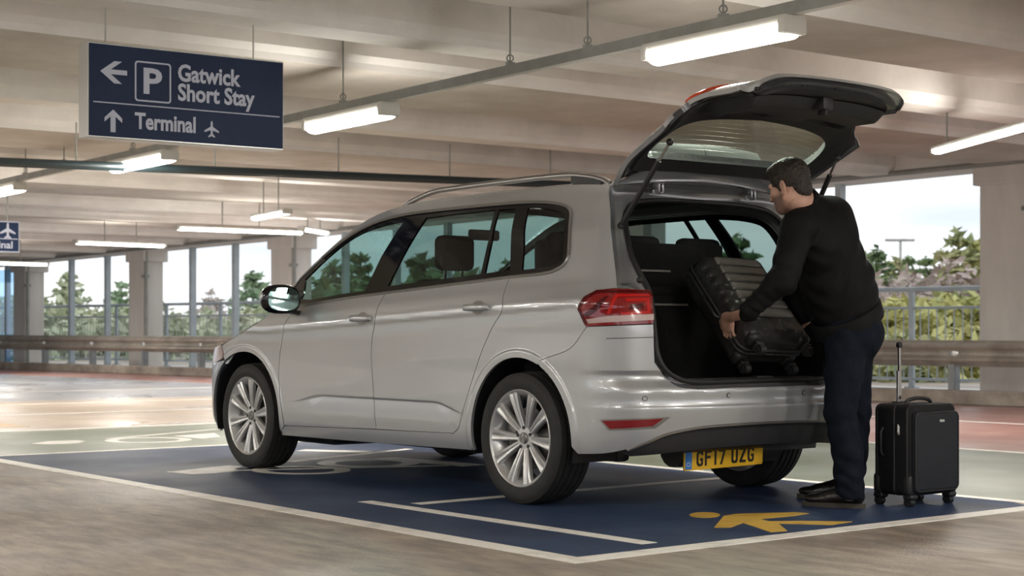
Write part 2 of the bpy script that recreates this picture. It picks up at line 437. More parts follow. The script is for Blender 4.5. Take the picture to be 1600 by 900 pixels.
# floor
mb = MB(); mb.box((0, 0, -.15), (110, 110, .3))
floor = struct(mb.build('floor', M['floor'], smooth=0)); floor.location = cp(6, 8); floor.rotation_euler = (0, 0, RZ)
Mf = Matrix.Translation(floor.location) @ Matrix.Rotation(RZ, 4, 'Z'); Mfi = Mf.inverted()
coats = [0]
def paint(name, pts, m, h=.002, label=None):
    """a coat of paint on the floor, corners given in world x, y"""
    P = [Mfi @ Vector((p[0], p[1], 0)) for p in pts]; coats[0] += 1; h += coats[0]*.00003
    a = sum(P[i].x*P[(i+1) % len(P)].y - P[(i+1) % len(P)].x*P[i].y for i in range(len(P)))
    if a < 0: P = P[::-1]
    n = len(P)
    V = [(p.x, p.y, h) for p in P] + [(p.x, p.y, 0.0001) for p in P]
    F = [tuple(range(n))] + [(i, n+i, n+(i+1) % n, (i+1) % n) for i in range(n)]
    o = mesh_of(name, V, F); ob = link(name, o, m, floor, 0)
    if label: ob['label'] = label
    return ob
def rect(u0, u1, v0, v1): return [cp(u0, v0), cp(u1, v0), cp(u1, v1), cp(u0, v1)]
def stroke(a, b, w):
    a = Vector(a[:2]); b = Vector(b[:2]); t = (b-a).normalized(); n = Vector((-t.y, t.x))*w/2
    return [a+n, b+n, b-n, a-n]
K = gnd(900, 876)
A_far = gnd(0, 720); B_far = gnd(1600, 795)
dA = (A_far-K).normalized(); dB = (B_far-K).normalized()
paint('grey_lane', rect(13.2, 40, -9.2, 30), M['grey'], .0010)
paint('tan_lane', rect(7.4, 13.2, -9.2, 30), M['tan'], .0010)
paint('red_lane', [cp(-9, -4.15), cp(7.4, -4.15), cp(7.4, -7.8), cp(40, -5.0), cp(40, -7.2), cp(4.7, -10.1), cp(-9, -11.4)], M['red'], .0013)
paint('green_bay', rect(-9, 7.35, -4.15, -1.2), M['green'], .0013)
paint('green_bay', rect(4.75, 7.35, -1.2, 12), M['green'], .0013)
pA = K + dA*20
paint('blue_bay', [K, K + dA*6.25, cp(4.75, 1.8), cp(4.75, -1.25), cp(-1.35, -1.25), K + dB*3.0], M['blue'], .0016)
LH = .003
paint('bay_line', stroke(K - dA*.06, K + dA*9.0, .11), M['line'], LH)
paint('bay_line', stroke(K + dB*.055, K + dB*6.5, .11), M['line'], LH)
paint('bay_line', stroke(cp(-1.72, -1.22), cp(4.78, -1.22), .09), M['line'], LH)
paint('bay_line', stroke(cp(4.76, 2.1), cp(4.76, -4.1), .09), M['line'], LH)
paint('bay_line', stroke(cp(7.45, 12), cp(7.45, -4.2), .14), M['line'], LH)
paint('bay_line', stroke(cp(10.1, 12), cp(10.1, -8), .14), M['line'], LH)
paint('bay_line', stroke(cp(12.4, 14), cp(12.4, -8), .14), M['line'], LH)
paint('bay_line', stroke(cp(16.2, 14), cp(16.2, -7), .14), M['line'], LH)
paint('bay_line', stroke(cp(-9, -4.12), cp(7.4, -4.12), .10), M['line'], LH)
paint('bay_line', stroke(cp(-9, -7.2), cp(7.4, -7.2), .10), M['line'], LH)
paint('orange_patch', rect(8.0, 9.7, .2, 3.0), M['orange'], .0025)
# markings inside the blue bay
paint('bay_line', stroke(gnd(570, 784), gnd(1015, 850), .085), M['line'], LH)
paint('bay_line', stroke(gnd(650, 788), gnd(1132, 747), .085), M['line'], LH-.0004)
paint('bay_line', stroke(gnd(262, 738), gnd(700, 728), .06), M['line'], LH)
paint('bay_arrow', [gnd(262, 738), gnd(320, 731.5), gnd(358, 728), gnd(380, 729), gnd(365, 733), gnd(378, 736), gnd(335, 740), gnd(300, 741.5)], M['line'], LH-.0005)
paint('bay_line', stroke(gnd(455, 722), gnd(640, 702), .07), M['line'], LH)
paint('bay_line', stroke(gnd(470, 704), gnd(575, 707), .16), M['line'], LH)
paint('bay_line', stroke(gnd(600, 716), gnd(740, 728), .20), M['line'], LH-.0006)
def ring(c, a, b, w, m=None, n=28, name='bay_letter'):
    o = [Vector((c[0]+a*math.cos(t)*-CL[0]+b*math.sin(t)*CU[0], c[1]+a*math.cos(t)*-CL[1]+b*math.sin(t)*CU[1], 0)) for t in [2*math.pi*k/n for k in range(n)]]
    i = [Vector((c[0]+(a-w)*math.cos(t)*-CL[0]+(b-w)*math.sin(t)*CU[0], c[1]+(a-w)*math.cos(t)*-CL[1]+(b-w)*math.sin(t)*CU[1], 0)) for t in [2*math.pi*k/n for k in range(n)]]
    V = [Mfi @ p for p in o] + [Mfi @ p for p in i]
    V = [(p.x, p.y, LH) for p in V]
    return link(name, mesh_of(name, V, [(k, (k+1) % n, n+(k+1) % n, n+k) for k in range(n)]), M['line'], floor, 0)
ring(gnd(576, 724), .34, .34, .12)
ring(gnd(470, 735), .30, .34, .10)
ring(gnd(232, 688), .34, .35, .10)
paint('bay_letter', [gnd(48, 694), gnd(75, 690), gnd(120, 688.5), gnd(134, 690), gnd(120, 693), gnd(80, 695)], M['line'], LH)
paint('bay_letter', [gnd(270, 682), gnd(335, 677), gnd(345, 683), gnd(318, 686)], M['line'], LH)
paint('bay_line', stroke(gnd(170, 686), gnd(340, 671), .07), M['line'], LH)
# yellow walking figure
head = [gnd(1101+24*math.cos(t), 805.5+4.2*math.sin(t)) for t in [2*math.pi*k/20 for k in range(20)]]
paint('walking_figure_symbol', head, M['yellow'], LH, 'yellow painted head of the walking figure')
paint('walking_figure_symbol', [gnd(*q) for q in [(1116, 825), (1131, 807), (1150, 804), (1242, 801.5), (1264, 803), (1240, 807), (1186, 812), (1202, 815.5), (1250, 815), (1332, 816), (1300, 821), (1216, 819), (1230, 830.5), (1204, 832.5), (1180, 824), (1161, 818), (1142, 825)]], M['yellow'], LH, 'yellow painted body of the walking figure')

# ceiling: slab and cross beams that fall gently towards the far end
def soffit(u): return 2.92 - .018*max(0.0, u-4.7)
def v_edge(u): return -10.15+(u-4.7)*2.4/24.3-1.45      # the outer wall line
mb = MB()
us = [-9.6, -6, 4.7, 20, 45]
V = []
for u in us:
    for v in (v_edge(u)-.3, 40): V.append((u, v, soffit(u)+.42))
    for v in (v_edge(u)-.3, 40): V.append((u, v, soffit(u)+.72))
F = []
for i in range(len(us)-1):
    a, b = i*4, i*4+4
    F += [(a, a+1, b+1, b), (a+2, b+2, b+3, a+3), (a, b, b+2, a+2), (a+1, a+3, b+3, b+1)]
F += [(0, 2, 3, 1), (len(us)*4-4, len(us)*4-3, len(us)*4-1, len(us)*4-2)]
mb.add(V, F); ceil = struct(mb.build('ceiling', M['slab'], smooth=0)); ceil.location = cp(0, 0); ceil.rotation_euler = (0, 0, RZ)
def beam(u0, u1, mface, msoff, lip=.05):
    z = soffit(u0); h = .42 - (soffit(u0)-soffit(u1)) + .02
    prof = [(u0-lip, z+.44), (u0-lip, z+.05+lip), (u0, z+.05), (u0+.012, z), (u1-.012, z), (u1, z+.05), (u1+lip, z+.05+lip), (u1+lip, z+.44)]
    V = [(p[0], v_edge(p[0]), p[1]) for p in prof] + [(p[0], 36, p[1]) for p in prof]
    n = len(prof)
    F = [(i, (i+1) % n, n+(i+1) % n, n+i) for i in range(n)] + [tuple(range(n))[::-1], tuple(range(n, 2*n))]
    me = mesh_of('ceiling_beam', V, F); me.materials.append(mface); me.materials.append(msoff)
    bm = bmesh.new(); bm.from_mesh(me); bmesh.ops.recalc_face_normals(bm, faces=bm.faces)
    for f in bm.faces:
        if f.normal.z < -.95: f.material_index = 1
    bm.to_mesh(me); bm.free()
    o = struct(link('ceiling_beam', me, None, None, 0)); o.location = cp(0, 0); o.rotation_euler = (0, 0, RZ)
for u0, u1, k in [(-9.4, -8.2, 1), (-5.6, -5.2, 0), (-3.8, -2.5, 1), (-1.35, -.95, 0), (.75, 1.75, 1), (3.05, 3.45, 0), (4.45, 6.1, 1), (7.35, 7.75, 0), (9.2, 10.9, 1), (12.0, 12.4, 0),
                  (13.9, 15.5, 1), (16.9, 17.3, 0), (18.8, 20.4, 1), (21.8, 22.2, 0), (23.8, 25.2, 1), (26.8, 27.2, 0), (29, 30.5, 1), (32, 32.4, 0), (34, 35.5, 1), (37.5, 38, 0), (40, 41, 1)]:
    beam(u0, u1, M['beam'], M['slab'] if k else M['beam'])

# outer wall line: kerb, barrier, ledge, railing, columns
W0 = cp(4.7, -10.15); W1 = cp(29.0, -7.75); wd = (W1-W0).normalized(); wn = Vector((wd.y, -wd.x, 0))
if wn.dot(Vector((CL[0], CL[1], 0))) > 0: wn = -wn       # outward
WRZ = math.atan2(wd.y, wd.x)
def wallpt(px, off):
    """where the sight line of a column of the photograph crosses the line off metres outside the kerb"""
    r = Vector(((px-800)/2612.0, 1, 0)); b = W0 + wn*off
    t = b.dot(wn)/r.dot(wn); return r*t
def along(p): return (p-W0).dot(wd)
def wp(a, off, z=0): q = W0 + wd*a + wn*off; q.z = z; return q
def wall_box(name, a0, a1, o0, o1, z0, z1, m, bev=0.0, **kw):
    mb = MB(); mb.box((0, 0, (z1-z0)/2), (a1-a0, o1-o0, z1-z0), bev=bev)
    o = mb.build(name, m, smooth=0); o.location = wp((a0+a1)/2, (o0+o1)/2, z0); o.rotation_euler = (0, 0, WRZ); return o
AL0, AL1 = -16.0, 46.0
o = wall_box('kerb', AL0, AL1, 0, .22, 0, .17, M['kerb'], .02); struct(o)
o = wall_box('ledge', AL0, AL1, .22, 2.3, 0, .10, M['tarmac']); struct(o)
# sloping edge beam above the openings
def edge_z(a): return 2.90 - .018*max(0, a)
V = []
for a in (AL0, 0, 20, AL1):
    for off in (1.15, 1.75):
        V.append(wp(a, off, edge_z(a))); V.append(wp(a, off, edge_z(a)+.75))
F = []
for i in range(3):
    k = 4*i; F += [(k, k+4, k+5, k+1), (k+2, k+3, k+7, k+6), (k, k+2, k+6, k+4), (k+1, k+5, k+7, k+3)]
mb = MB(); mb.add(V, F); struct(mb.build('edge_beam', M['beam'], smooth=0))
mb = MB(); mb.tube([wp(a, 1.10, edge_z(a)+.03) for a in (AL0, 0, 20, AL1)], .035, 8); struct(mb.build('edge_pipe', M['trunk_grey']))

# guard rail: W-profile beam on posts
wprof = []
for i in range(25):
    t = i/24; wprof.append((.045*math.cos(t*4*math.pi), -.155+.31*t))
wprof = [(x, y) for x, y in wprof] + [(x-.012, y) for x, y in wprof[::-1]]
gr = empty('guard_rail', wp(0, .1), WRZ)
tag(gr, 'weathered steel crash barrier on posts along the edge of the deck', 'barrier')
nseg = int((AL1-AL0)/4)
for i in range(nseg):
    a = AL0 + i*4
    mb = MB(); mb.sweep(wprof, [(a+.003, .02, .60), (a+2, .02, .60), (a+3.997, .02, .60)])
    o = mb.build('rail_beam', M['rail'], gr)
    if i == 0:
        bolt = MB()
        for q in (0,): bolt.lathe([(0, .024), (.026, .022), (.046, .008), (.048, 0)], 14, 'y')
        bme = mesh_of('rail_bolt', bolt.V, bolt.F); bme.materials.append(M['signalwhite'])
    for k in range(2):
        bo = bpy.data.objects.new('rail_bolt', bme); C.objects.link(bo); bo.parent = o; bo.location = (a+1+2*k, -.004, .60)
post = MB(); post.box((0, 0, .33), (.012, .10, .66)); post.box((.045, .05, .33), (.09, .012, .66)); post.box((.045, -.05, .33), (.09, .012, .66)); post.box((.045, 0, .01), (.16, .16, .02))
pm = None
for i in range(nseg*2):
    a = AL0 + 1 + i*2
    if pm is None: o = post.build('post', M['postgrey'], gr, smooth=0); pm = o.data
    else: o = bpy.data.objects.new('post', pm); C.objects.link(o); o.parent = gr
    o.location = (a, -.05, 0)
# railing on the outer edge
rl = empty('railing', wp(0, 2.05), WRZ)
tag(rl, 'grey steel pedestrian railing with thin upright bars outside the crash barrier', 'railing')
for z, r in ((1.42, .032), (1.17, .018), (.22, .018)):
    mb = MB(); mb.tube([(AL0, 0, z), (AL1, 0, z)], r, 8); mb.build('top_rail' if z > 1.3 else 'mid_rail' if z > 1 else 'bottom_rail', M['railing'], rl)
pst = MB(); pst.box((0, 0, .76), (.075, .05, 1.32)); pst.box((0, 0, .11), (.16, .12, .02)); pmesh = None
npost = int((AL1-AL0)/2.05)
for i in range(npost):
    if pmesh is None: o = pst.build('railing_post', M['railing'], rl, smooth=0); pmesh = o.data
    else: o = bpy.data.objects.new('railing_post', pmesh); C.objects.link(o); o.parent = rl
    o.location = (AL0+.4+i*2.05, 0, 0)
# thin bars: the hundred nearest are parts, the rest one part
bar = MB(); bar.tube([(0, 0, .22), (0, 0, 1.17)], .0085, 6); bmesh_ = None
allbars = [AL0+.4+i*2.05+k*.128 for i in range(npost) for k in range(1, 16)]
near = [a for a in allbars if -3.2 < a < 9.4][:100]; far = [a for a in allbars if a not in near]
for a in near:
    if bmesh_ is None: o = bar.build('baluster', M['railing'], rl); bmesh_ = o.data
    else: o = bpy.data.objects.new('baluster', bmesh_); C.objects.link(o); o.parent = rl
    o.location = (a, 0, 0)
mb = MB()
for a in far: mb.tube([(a, 0, .22), (a, 0, 1.17)], .0085, 5, cap=False)
o = mb.build('balusters_beyond', M['railing'], rl); o['kind'] = 'stuff'

# columns, each with a shallow corbel under the edge beam
def column(px, w, dpt, off=1.2, extra=True):
    a = along(wallpt(px, off+dpt/2)); h = edge_z(a)+.02
    mb = MB(); mb.box((0, 0, h/2), (w, dpt, h), bev=.02)
    mb.box((0, -.02, h-.12), (w+.16, dpt+.10, .24), bev=.015)
    o = struct(mb.build('column', M['column'], smooth=0)); o.location = wp(a, off+dpt/2); o.rotation_euler = (0, 0, WRZ)
    if extra:
        mb = MB(); mb.tube([(-w/2-.06, dpt/2-.05, .1), (-w/2-.06, dpt/2-.05, h-.4), (-w/2-.06, dpt/2-.05, h)], .035, 8)
        mb.box((-w/2-.03, dpt/2-.05, h-.55), (.16, .10, .06))
        p = struct(mb.build('down_pipe', M['trunk_grey'])); p.location = o.location; p.rotation_euler = o.rotation_euler
    return a
col_a = [column(px, w, .5) for px, w in ((1582, .62), (455, .62), (228, .56), (45, .56))]
column(1000, .6, .5)
# slender steel mullions and a top rail in the left-hand openings
def mullion(px):
    a = along(wallpt(px, 1.5)); h = edge_z(a)
    mb = MB(); mb.box((0, 0, h/2), (.09, .12, h)); mb.box((0, 0, .11), (.2, .2, .02))
    o = struct(mb.build('window_mullion', M['railing'], smooth=0)); o.location = wp(a, 1.5); o.rotation_euler = (0, 0, WRZ)
for px in (112, 168, 301, 368, 12, 540, 620, 700, 1313, 880): mullion(px)
# blue glazed screen in the end opening
a0 = along(wallpt(27, 1.5)); a1 = AL1-2
o = wall_box('window_1', a0, a1, 1.44, 1.46, .1, 2.3, glass('blue_glazing', (.64, .82, .98)))
struct(o)

# open side behind the camera: parapet, columns and lintel (seen in the paintwork)
def bay_box(name, u0, u1, v0, v1, z0, z1, m):
    mb = MB(); mb.box((0, 0, (z1-z0)/2), (u1-u0, v1-v0, z1-z0)); o = struct(mb.build(name, m, smooth=0)); o.location = cp((u0+u1)/2, (v0+v1)/2, z0); o.rotation_euler = (0, 0, RZ); return o
bay_box('wall_back', -11.0, -10.8, -12, 34, 0, .9, M['column'])
for i in range(4): bay_box('column', -9.6, -9.1, -8+i*9.5, -7.5+i*9.5, 0, 2.95, M['column'])

# ---------------------------------------------------------------- trunking run and its lamps
t0 = pix(1330, -6, 8.55); t1 = pix(0, 286, 19.7)
def run_at(px):
    """point of the trunking run above a column of the photograph"""
    r = (px-800)/2612.0; d = t1-t0
    k = (r*t0.y - t0.x)/(d.x - r*d.y); return t0 + d*k
tdir = (t1-t0).normalized(); TRZ = math.atan2(tdir.y, tdir.x); tpitch = math.asin(tdir.z)
ts = t0 - tdir*6; te = t0 + tdir*30
def Tm(p): return Matrix.Translation(p) @ Matrix.Rotation(TRZ, 4, 'Z') @ Matrix.Rotation(-tpitch, 4, 'Y')
tr = empty('cable_trunking', ts); tag(tr, 'long grey steel cable trunking hung under the beams carrying the lamps', 'cable trunking')
L = (te-ts).length
mb = MB(); prof = [(-.032, -.03), (-.032, .035), (.032, .035), (.032, -.03), (.026, -.03), (.026, .029), (-.026, .029), (-.026, -.03)]
mb.sweep(prof, [Vector((0, 0, 0)), (te-ts)/2, te-ts]); mb.build('channel', M['trunk_grey'], tr, smooth=0)
mb = MB(); mb.sweep([(-.026, -.032), (-.026, -.024), (.026, -.024), (.026, -.032)], [Vector((0, 0, 0)), te-ts]); mb.build('cover_strip', M['lampbody'], tr, smooth=0)
for px in (1428, 1130, 918, 797, 536, 208, 100, 40):
    p = run_at(px)-ts
    top = 3.0
    mb = MB(); mb.tube([p+Vector((0, 0, .07)), Vector((p.x, p.y, top+.28-ts.z))], .007, 6)
    mb.tube([p+Vector((0, 0, .085))+Vector((.022*math.cos(t), 0, .022*math.sin(t))) for t in [2*math.pi*k/10 for k in range(10)]], .005, 6, closed=True)
    mb.box(p+Vector((0, 0, .045)), (.06, .06, .02))
    mb.build('hanger_rod', M['trunk_grey'], tr)

def lamp(name, p, rz, L, w, label, cat='lamp', group=None, power=None, slim=False, emitl=True):
    """ceiling batten: body, two end caps, rounded lit diffuser; p is the top centre"""
    r = empty(name, p, rz); tag(r, label, cat, group)
    h = .035 if slim else .05
    mb = MB(); mb.box((0, 0, -h/2), (L, w*.92, h), bev=.006); mb.build('housing', M['lampbody'], r, smooth=30)
    n = 10; prof = [(w/2*math.cos(math.pi*k/n), -.075*math.sin(math.pi*k/n)**.7 if 0 < k < n else 0) for k in range(n+1)]
    if slim: prof = [(x, y*.55) for x, y in prof]
    mb = MB(); mb.sweep([(x, y-h) for x, y in prof], [(-L/2+.05, 0, 0), (0, 0, 0), (L/2-.05, 0, 0)]); mb.build('diffuser', M['lamp'], r, smooth=40)
    for s in (-1, 1):
        mb = MB(); mb.box((s*(L/2-.025), 0, -.055 if not slim else -.04), (.055, w*1.02, .09 if not slim else .06), bev=.012); mb.build('end_cap', M['lampbody'], r)
    if emitl:
        ld = bpy.data.lights.new('lamp_light', 'AREA'); ld.shape = 'RECTANGLE'; ld.size = L*.9; ld.size_y = w; ld.energy = LAMP_W if power is None else power; ld.color = (1, .95, .86)
        ld.spread = math.radians(175)
        lo = bpy.data.objects.new('lamp_light', ld); C.objects.link(lo); lo.parent = r; lo.location = (0, 0, -.14)
        pd = bpy.data.lights.new('lamp_glow', 'POINT'); pd.energy = (LAMP_W if power is None else power)*.85; pd.shadow_soft_size = .12; pd.color = ld.color      # the wrap-round diffuser also throws light sideways and up
        po = bpy.data.objects.new('lamp_glow', pd); C.objects.link(po); po.parent = r; po.location = (0, 0, -.24)
    return r
def run_lamp(pa, pb, label):
    a, b = run_at(pa), run_at(pb); c = (a+b)/2; L = (a-b).length
    o = lamp('batten_lamp', c + Vector((0, 0, -.034)), TRZ, L, .17, label, group=None)
    o.rotation_euler = (0, -tpitch, TRZ); return o
run_lamp(1018, 1243, 'large lit batten lamp nearest the camera above the raised tailgate')
run_lamp(486, 610, 'lit batten lamp on the trunking just right of the navy sign')
run_lamp(178, 267, 'lit batten lamp on the trunking just below the navy sign')
run_lamp(-28, 33, 'lit batten lamp on the trunking at the left edge of the photo')
for k, dd in enumerate((-3.6, 16.9)):
    p = t0 + tdir*dd
    if dd < 0:
        o = lamp('batten_lamp', p + Vector((0, 0, -.034)), TRZ, 1.2, .17, 'lit batten lamp on the trunking overhead near the camera')
# lamp hung at the right edge, and the far battens
p0 = pix(1462, 216, 16.0); p1 = pix(1640, 195, 13.6)
c = (p0+p1)/2; o = lamp('batten_lamp', c, math.atan2((p1-p0).y, (p1-p0).x), (p1-p0).length, .12, 'slim lit batten lamp hanging before the right-hand column', slim=True)
mb = MB(); mb.tube([(-(p1-p0).length/2+.28, 0, 0), (-(p1-p0).length/2+.28, 0, .45)], .008, 6); mb.build('hanger_rod', M['trunk_grey'], o)
farl = [((116, 380), (258, 383.5), 27, 'long lit batten above the left-hand openings, second from the left'),
        ((-60, 410.5), (75, 411.5), 31, 'lit batten low at the left edge under the small sign'),
        ((274, 358), (474, 363), 24, 'longest lit batten across the far ceiling left of the car'),
        ((470, 359), (510, 361), 27, 'lit batten end peeping out beside the car roof'),
        ((398, 343), (450, 338), 22, 'short lit batten high on the far ceiling left of the roof rail')]
for a, b, d, lab in farl:
    A_, B_ = pix(a[0], a[1], d), pix(b[0], b[1], d + (1.2 if b[1] > a[1] else -1.2)); B_.z = A_.z if abs(B_.z-A_.z) < .2 else B_.z
    c = (A_+B_)/2; o = lamp('batten_lamp', c+Vector((0, 0, .06)), math.atan2((B_-A_).y, (B_-A_).x), (B_-A_).length, .13, lab, slim=True)
    
    for hx in (-.3, .3): mb = MB(); mb.tube([(hx, 0, 0), (hx, 0, .5)], .008, 6); mb.build('hanger_rod', M['trunk_grey'], o)
# battens over the aisle on the camera's side, which light the flank of the car
for k, (u, v) in enumerate([(-2.2, 6.2), (2.2, 6.2), (6.6, 6.2), (11, 6.2), (15.4, 6.2), (0, 10.5), (4.4, 10.5), (8.8, 10.5), (13.2, 10.5), (2.2, 14.5), (6.6, 14.5), (11, 14.5), (16, 14.5), (-5.5, 2.5), (-6.0, -3.0), (-8.6, 5)]):
    lamp('batten_lamp', cp(u, v, soffit(u)-.32), RZ, 1.5, .17, 'lit batten lamp over the aisle behind the camera', group='lamps over the near aisle')
# dark pipes under the beams
pa, pb = pix(-40, 250, 15.4), pix(975, 291, 20.6); z = (pa.z+pb.z)/2
dirp = (pb-pa).normalized()
svc = empty('service_pipes', pa); tag(svc, 'dark teal service pipes running across under the ceiling beams', 'pipes')
for k, (off, r, m) in enumerate(((0, .035, 'pipe'), (.10, .045, 'pipe'), (.2, .03, 'black'))):
    mb = MB(); mb.tube([Vector((0, 0, 0))-dirp*6+Vector((-dirp.y, dirp.x, 0))*off, (pb-pa)*1.25+Vector((-dirp.y, dirp.x, 0))*off], r, 10); mb.build('pipe', M[m], svc)
for k in range(12):
    q = dirp*(k*1.5-5); mb = MB(); mb.tube([q+Vector((0, 0, -.03)), q+Vector((0, 0, .40))], .008, 6); mb.build('pipe_hanger', M['trunk_grey'], svc)
# ------------------------------------------------------------------ hanging signs
def text_mesh(body, size, bold=0.0, xs=1.0, align='LEFT'):
    cu = bpy.data.curves.new('lettering', 'FONT'); cu.body = body; cu.size = size; cu.offset = bold; cu.align_x = align; cu.extrude = .0015; cu.resolution_u = 3
    o = bpy.data.objects.new('lettering', cu); C.objects.link(o)
    dg = bpy.context.evaluated_depsgraph_get(); me = bpy.data.meshes.new_from_object(o.evaluated_get(dg))
    bpy.data.objects.remove(o); bpy.data.curves.remove(cu)
    if xs != 1.0: me.transform(Matrix.Scale(xs, 4, (1, 0, 0)))
    return me
def put_text(name, body, x, y, size, m, parent, width=None, height=None, bold=0.0, lift=.002):
    """lettering whose lower left corner sits at x, y of a face lying in x-z (facing -y)"""
    me = text_mesh(body, size, bold)
    co = np.empty(len(me.vertices)*3); me.vertices.foreach_get('co', co); co = co.reshape(-1, 3)
    w = co[:, 0].max()-co[:, 0].min()
    sx = (width/w) if width else 1.0
    base = co[:, 1].min() if body in ('P',) else 0.0
    me.transform(Matrix.Translation((-co[:, 0].min(), -base, 0))); me.transform(Matrix.Diagonal((sx, 1, 1, 1)))
    me.transform(Matrix(((1, 0, 0, x), (0, 0, -1, -lift), (0, 1, 0, y), (0, 0, 0, 1))))
    me.materials.clear()
    return link(name, me, m, parent, 0)
def flat(polys, y0=-.001, y1=-.004):
    mb = MB()
    for P in polys:
        a = sum(P[i][0]*P[(i+1) % len(P)][1]-P[(i+1) % len(P)][0]*P[i][1] for i in range(len(P)))
        if a < 0: P = P[::-1]
        n = len(P); mb.add([(x, y1, z) for x, z in P] + [(x, y0, z) for x, z in P], [tuple(range(n))] + [(i, n+i, n+(i+1) % n, (i+1) % n) for i in range(n)])
    return mb
def hanging_sign(name, lt, rb_px, d, W, Hh, rz, label):
    r = empty(name, lt, rz); tag(r, label, 'sign')
    return r
# main sign: origin lower left corner of its face, x to the right, z up
dS = 10.4; ls = pix(137, 213.5, dS); SW, SH = 1.37, .595; srz = math.radians(36)
sg = empty('hanging_sign', ls, srz); tag(sg, 'large navy sign with white arrows reading Gatwick Short Stay and Terminal', 'sign')
mb = MB(); mb.box((SW/2, .075, SH/2), (SW, .15, SH), bev=.004); mb.build('sign_box', M['alu'], sg, smooth=0)
mb = MB(); mb.box((SW/2, -.003, SH/2), (SW-.016, .006, SH-.02)); mb.build('sign_face', M['signblue'], sg, smooth=0)
def S(fx, fy): return (fx*SW, (1-fy)*SH)           # fractions of the face, y downwards
def spoly(L): return [S(*p) for p in L]
arrow_l = [(.058, .275), (.145, .125), (.188, .125), (.125, .245), (.187, .245), (.187, .305), (.125, .305), (.185, .44), (.142, .44)]
arrow_l = [(.058, .30), (.125, .185), (.162, .185), (.108, .275), (.187, .275), (.187, .325), (.108, .325), (.162, .42), (.125, .42)]
flat([spoly(arrow_l)], -.006, -.009).build('arrow_symbol', M['signwhite'], sg, smooth=0)
arrow_u = [(.120, .712), (.163, .80), (.163, .845), (.131, .785), (.131, .95), (.107, .95), (.107, .785), (.078, .845), (.078, .80)]
arrow_u = [(x, y-.015) for x, y in arrow_u]
flat([spoly(arrow_u)], -.006, -.009).build('arrow_symbol', M['signwhite'], sg, smooth=0)
# rounded box round the P
def rrect(x0, y0, x1, y1, r, n=6):
    out = []
    for cx, cy, a in ((x1-r, y1-r, 0), (x0+r, y1-r, 90), (x0+r, y0+r, 180), (x1-r, y0+r, 270)):
        for k in range(n+1):
            t = math.radians(a+90*k/n); out.append((cx+r*math.cos(t), cy+r*math.sin(t)))
    return out
bx0, bx1, by0, by1 = .225*SW, .405*SW, SH*(1-.585), SH*(1-.155)
o_ = rrect(bx0, by0, bx1, by1, .022); i_ = rrect(bx0+.010, by0+.010, bx1-.010, by1-.010, .014); n = len(o_)
mb = MB(); mb.add([(x, -.009, z) for x, z in o_] + [(x, -.009, z) for x, z in i_] + [(x, -.006, z) for x, z in o_] + [(x, -.006, z) for x, z in i_],
                  [(k, (k+1) % n, n+(k+1) % n, n+k) for k in range(n)] + [(k, 2*n+k, 2*n+(k+1) % n, (k+1) % n) for k in range(n)] + [(n+k, n+(k+1) % n, 3*n+(k+1) % n, 3*n+k) for k in range(n)])
mb.build('parking_symbol_frame', M['signwhite'], sg, smooth=0)
put_text('parking_letter', 'P', .268*SW, SH*(1-.50), .225, M['signwhite'], sg, width=.092*SW, bold=.006, lift=.008)
put_text('sign_text', 'Gatwick', .44*SW, SH*(1-.325), .150, M['signwhite'], sg, width=.325*SW, bold=.0042, lift=.008)
put_text('sign_text', 'Short Stay', .44*SW, SH*(1-.535), .150, M['signwhite'], sg, width=.40*SW, bold=.0042, lift=.008)
flat([spoly([(.025, .622), (.975, .622), (.975, .634), (.025, .634)])], -.006, -.009).build('divider_line', M['signwhite'], sg, smooth=0)
put_text('sign_text', 'Terminal', .225*SW, SH*(1-.875), .142, M['signwhite'], sg, width=.305*SW, bold=.0040, lift=.008)
def plane_shape(cx, cz, k):
    half = [(0, 1.0), (.10, .92), (.13, .75), (.13, .30), (.95, -.22), (.95, -.42), (.13, -.14), (.10, -.62), (.42, -.84), (.42, -1.0), (0, -.86)]
    P = half + [(-x, y) for x, y in half[::-1][1:-1]]
    return [(cx+x*k, cz+y*k) for x, y in P]
def plane_parts(cx, cz, k):
    return [[(cx+x*k, cz+y*k) for x, y in q] for q in (
        [(0, 1.0), (.08, .95), (.13, .78), (.13, -.66), (0, -.9), (-.13, -.66), (-.13, .78), (-.08, .95)],
        [(.12, .32), (.95, -.20), (.95, -.40), (.12, -.12)], [(-.12, .32), (-.12, -.12), (-.95, -.40), (-.95, -.20)],
        [(.10, -.55), (.42, -.82), (.42, -1.0), (.06, -.84)], [(-.10, -.55), (-.06, -.84), (-.42, -1.0), (-.42, -.82)])]
flat(plane_parts(.613*SW, SH*(1-.825), .054), -.006, -.009).build('aeroplane_symbol', M['signwhite'], sg, smooth=0)
for fx in (.12, .88):
    mb = MB(); mb.tube([(fx*SW, .12, SH-.01), (fx*SW, .12, 3.34-ls.z)], .005, 8); mb.build('hanger_wire', M['galv'], sg)

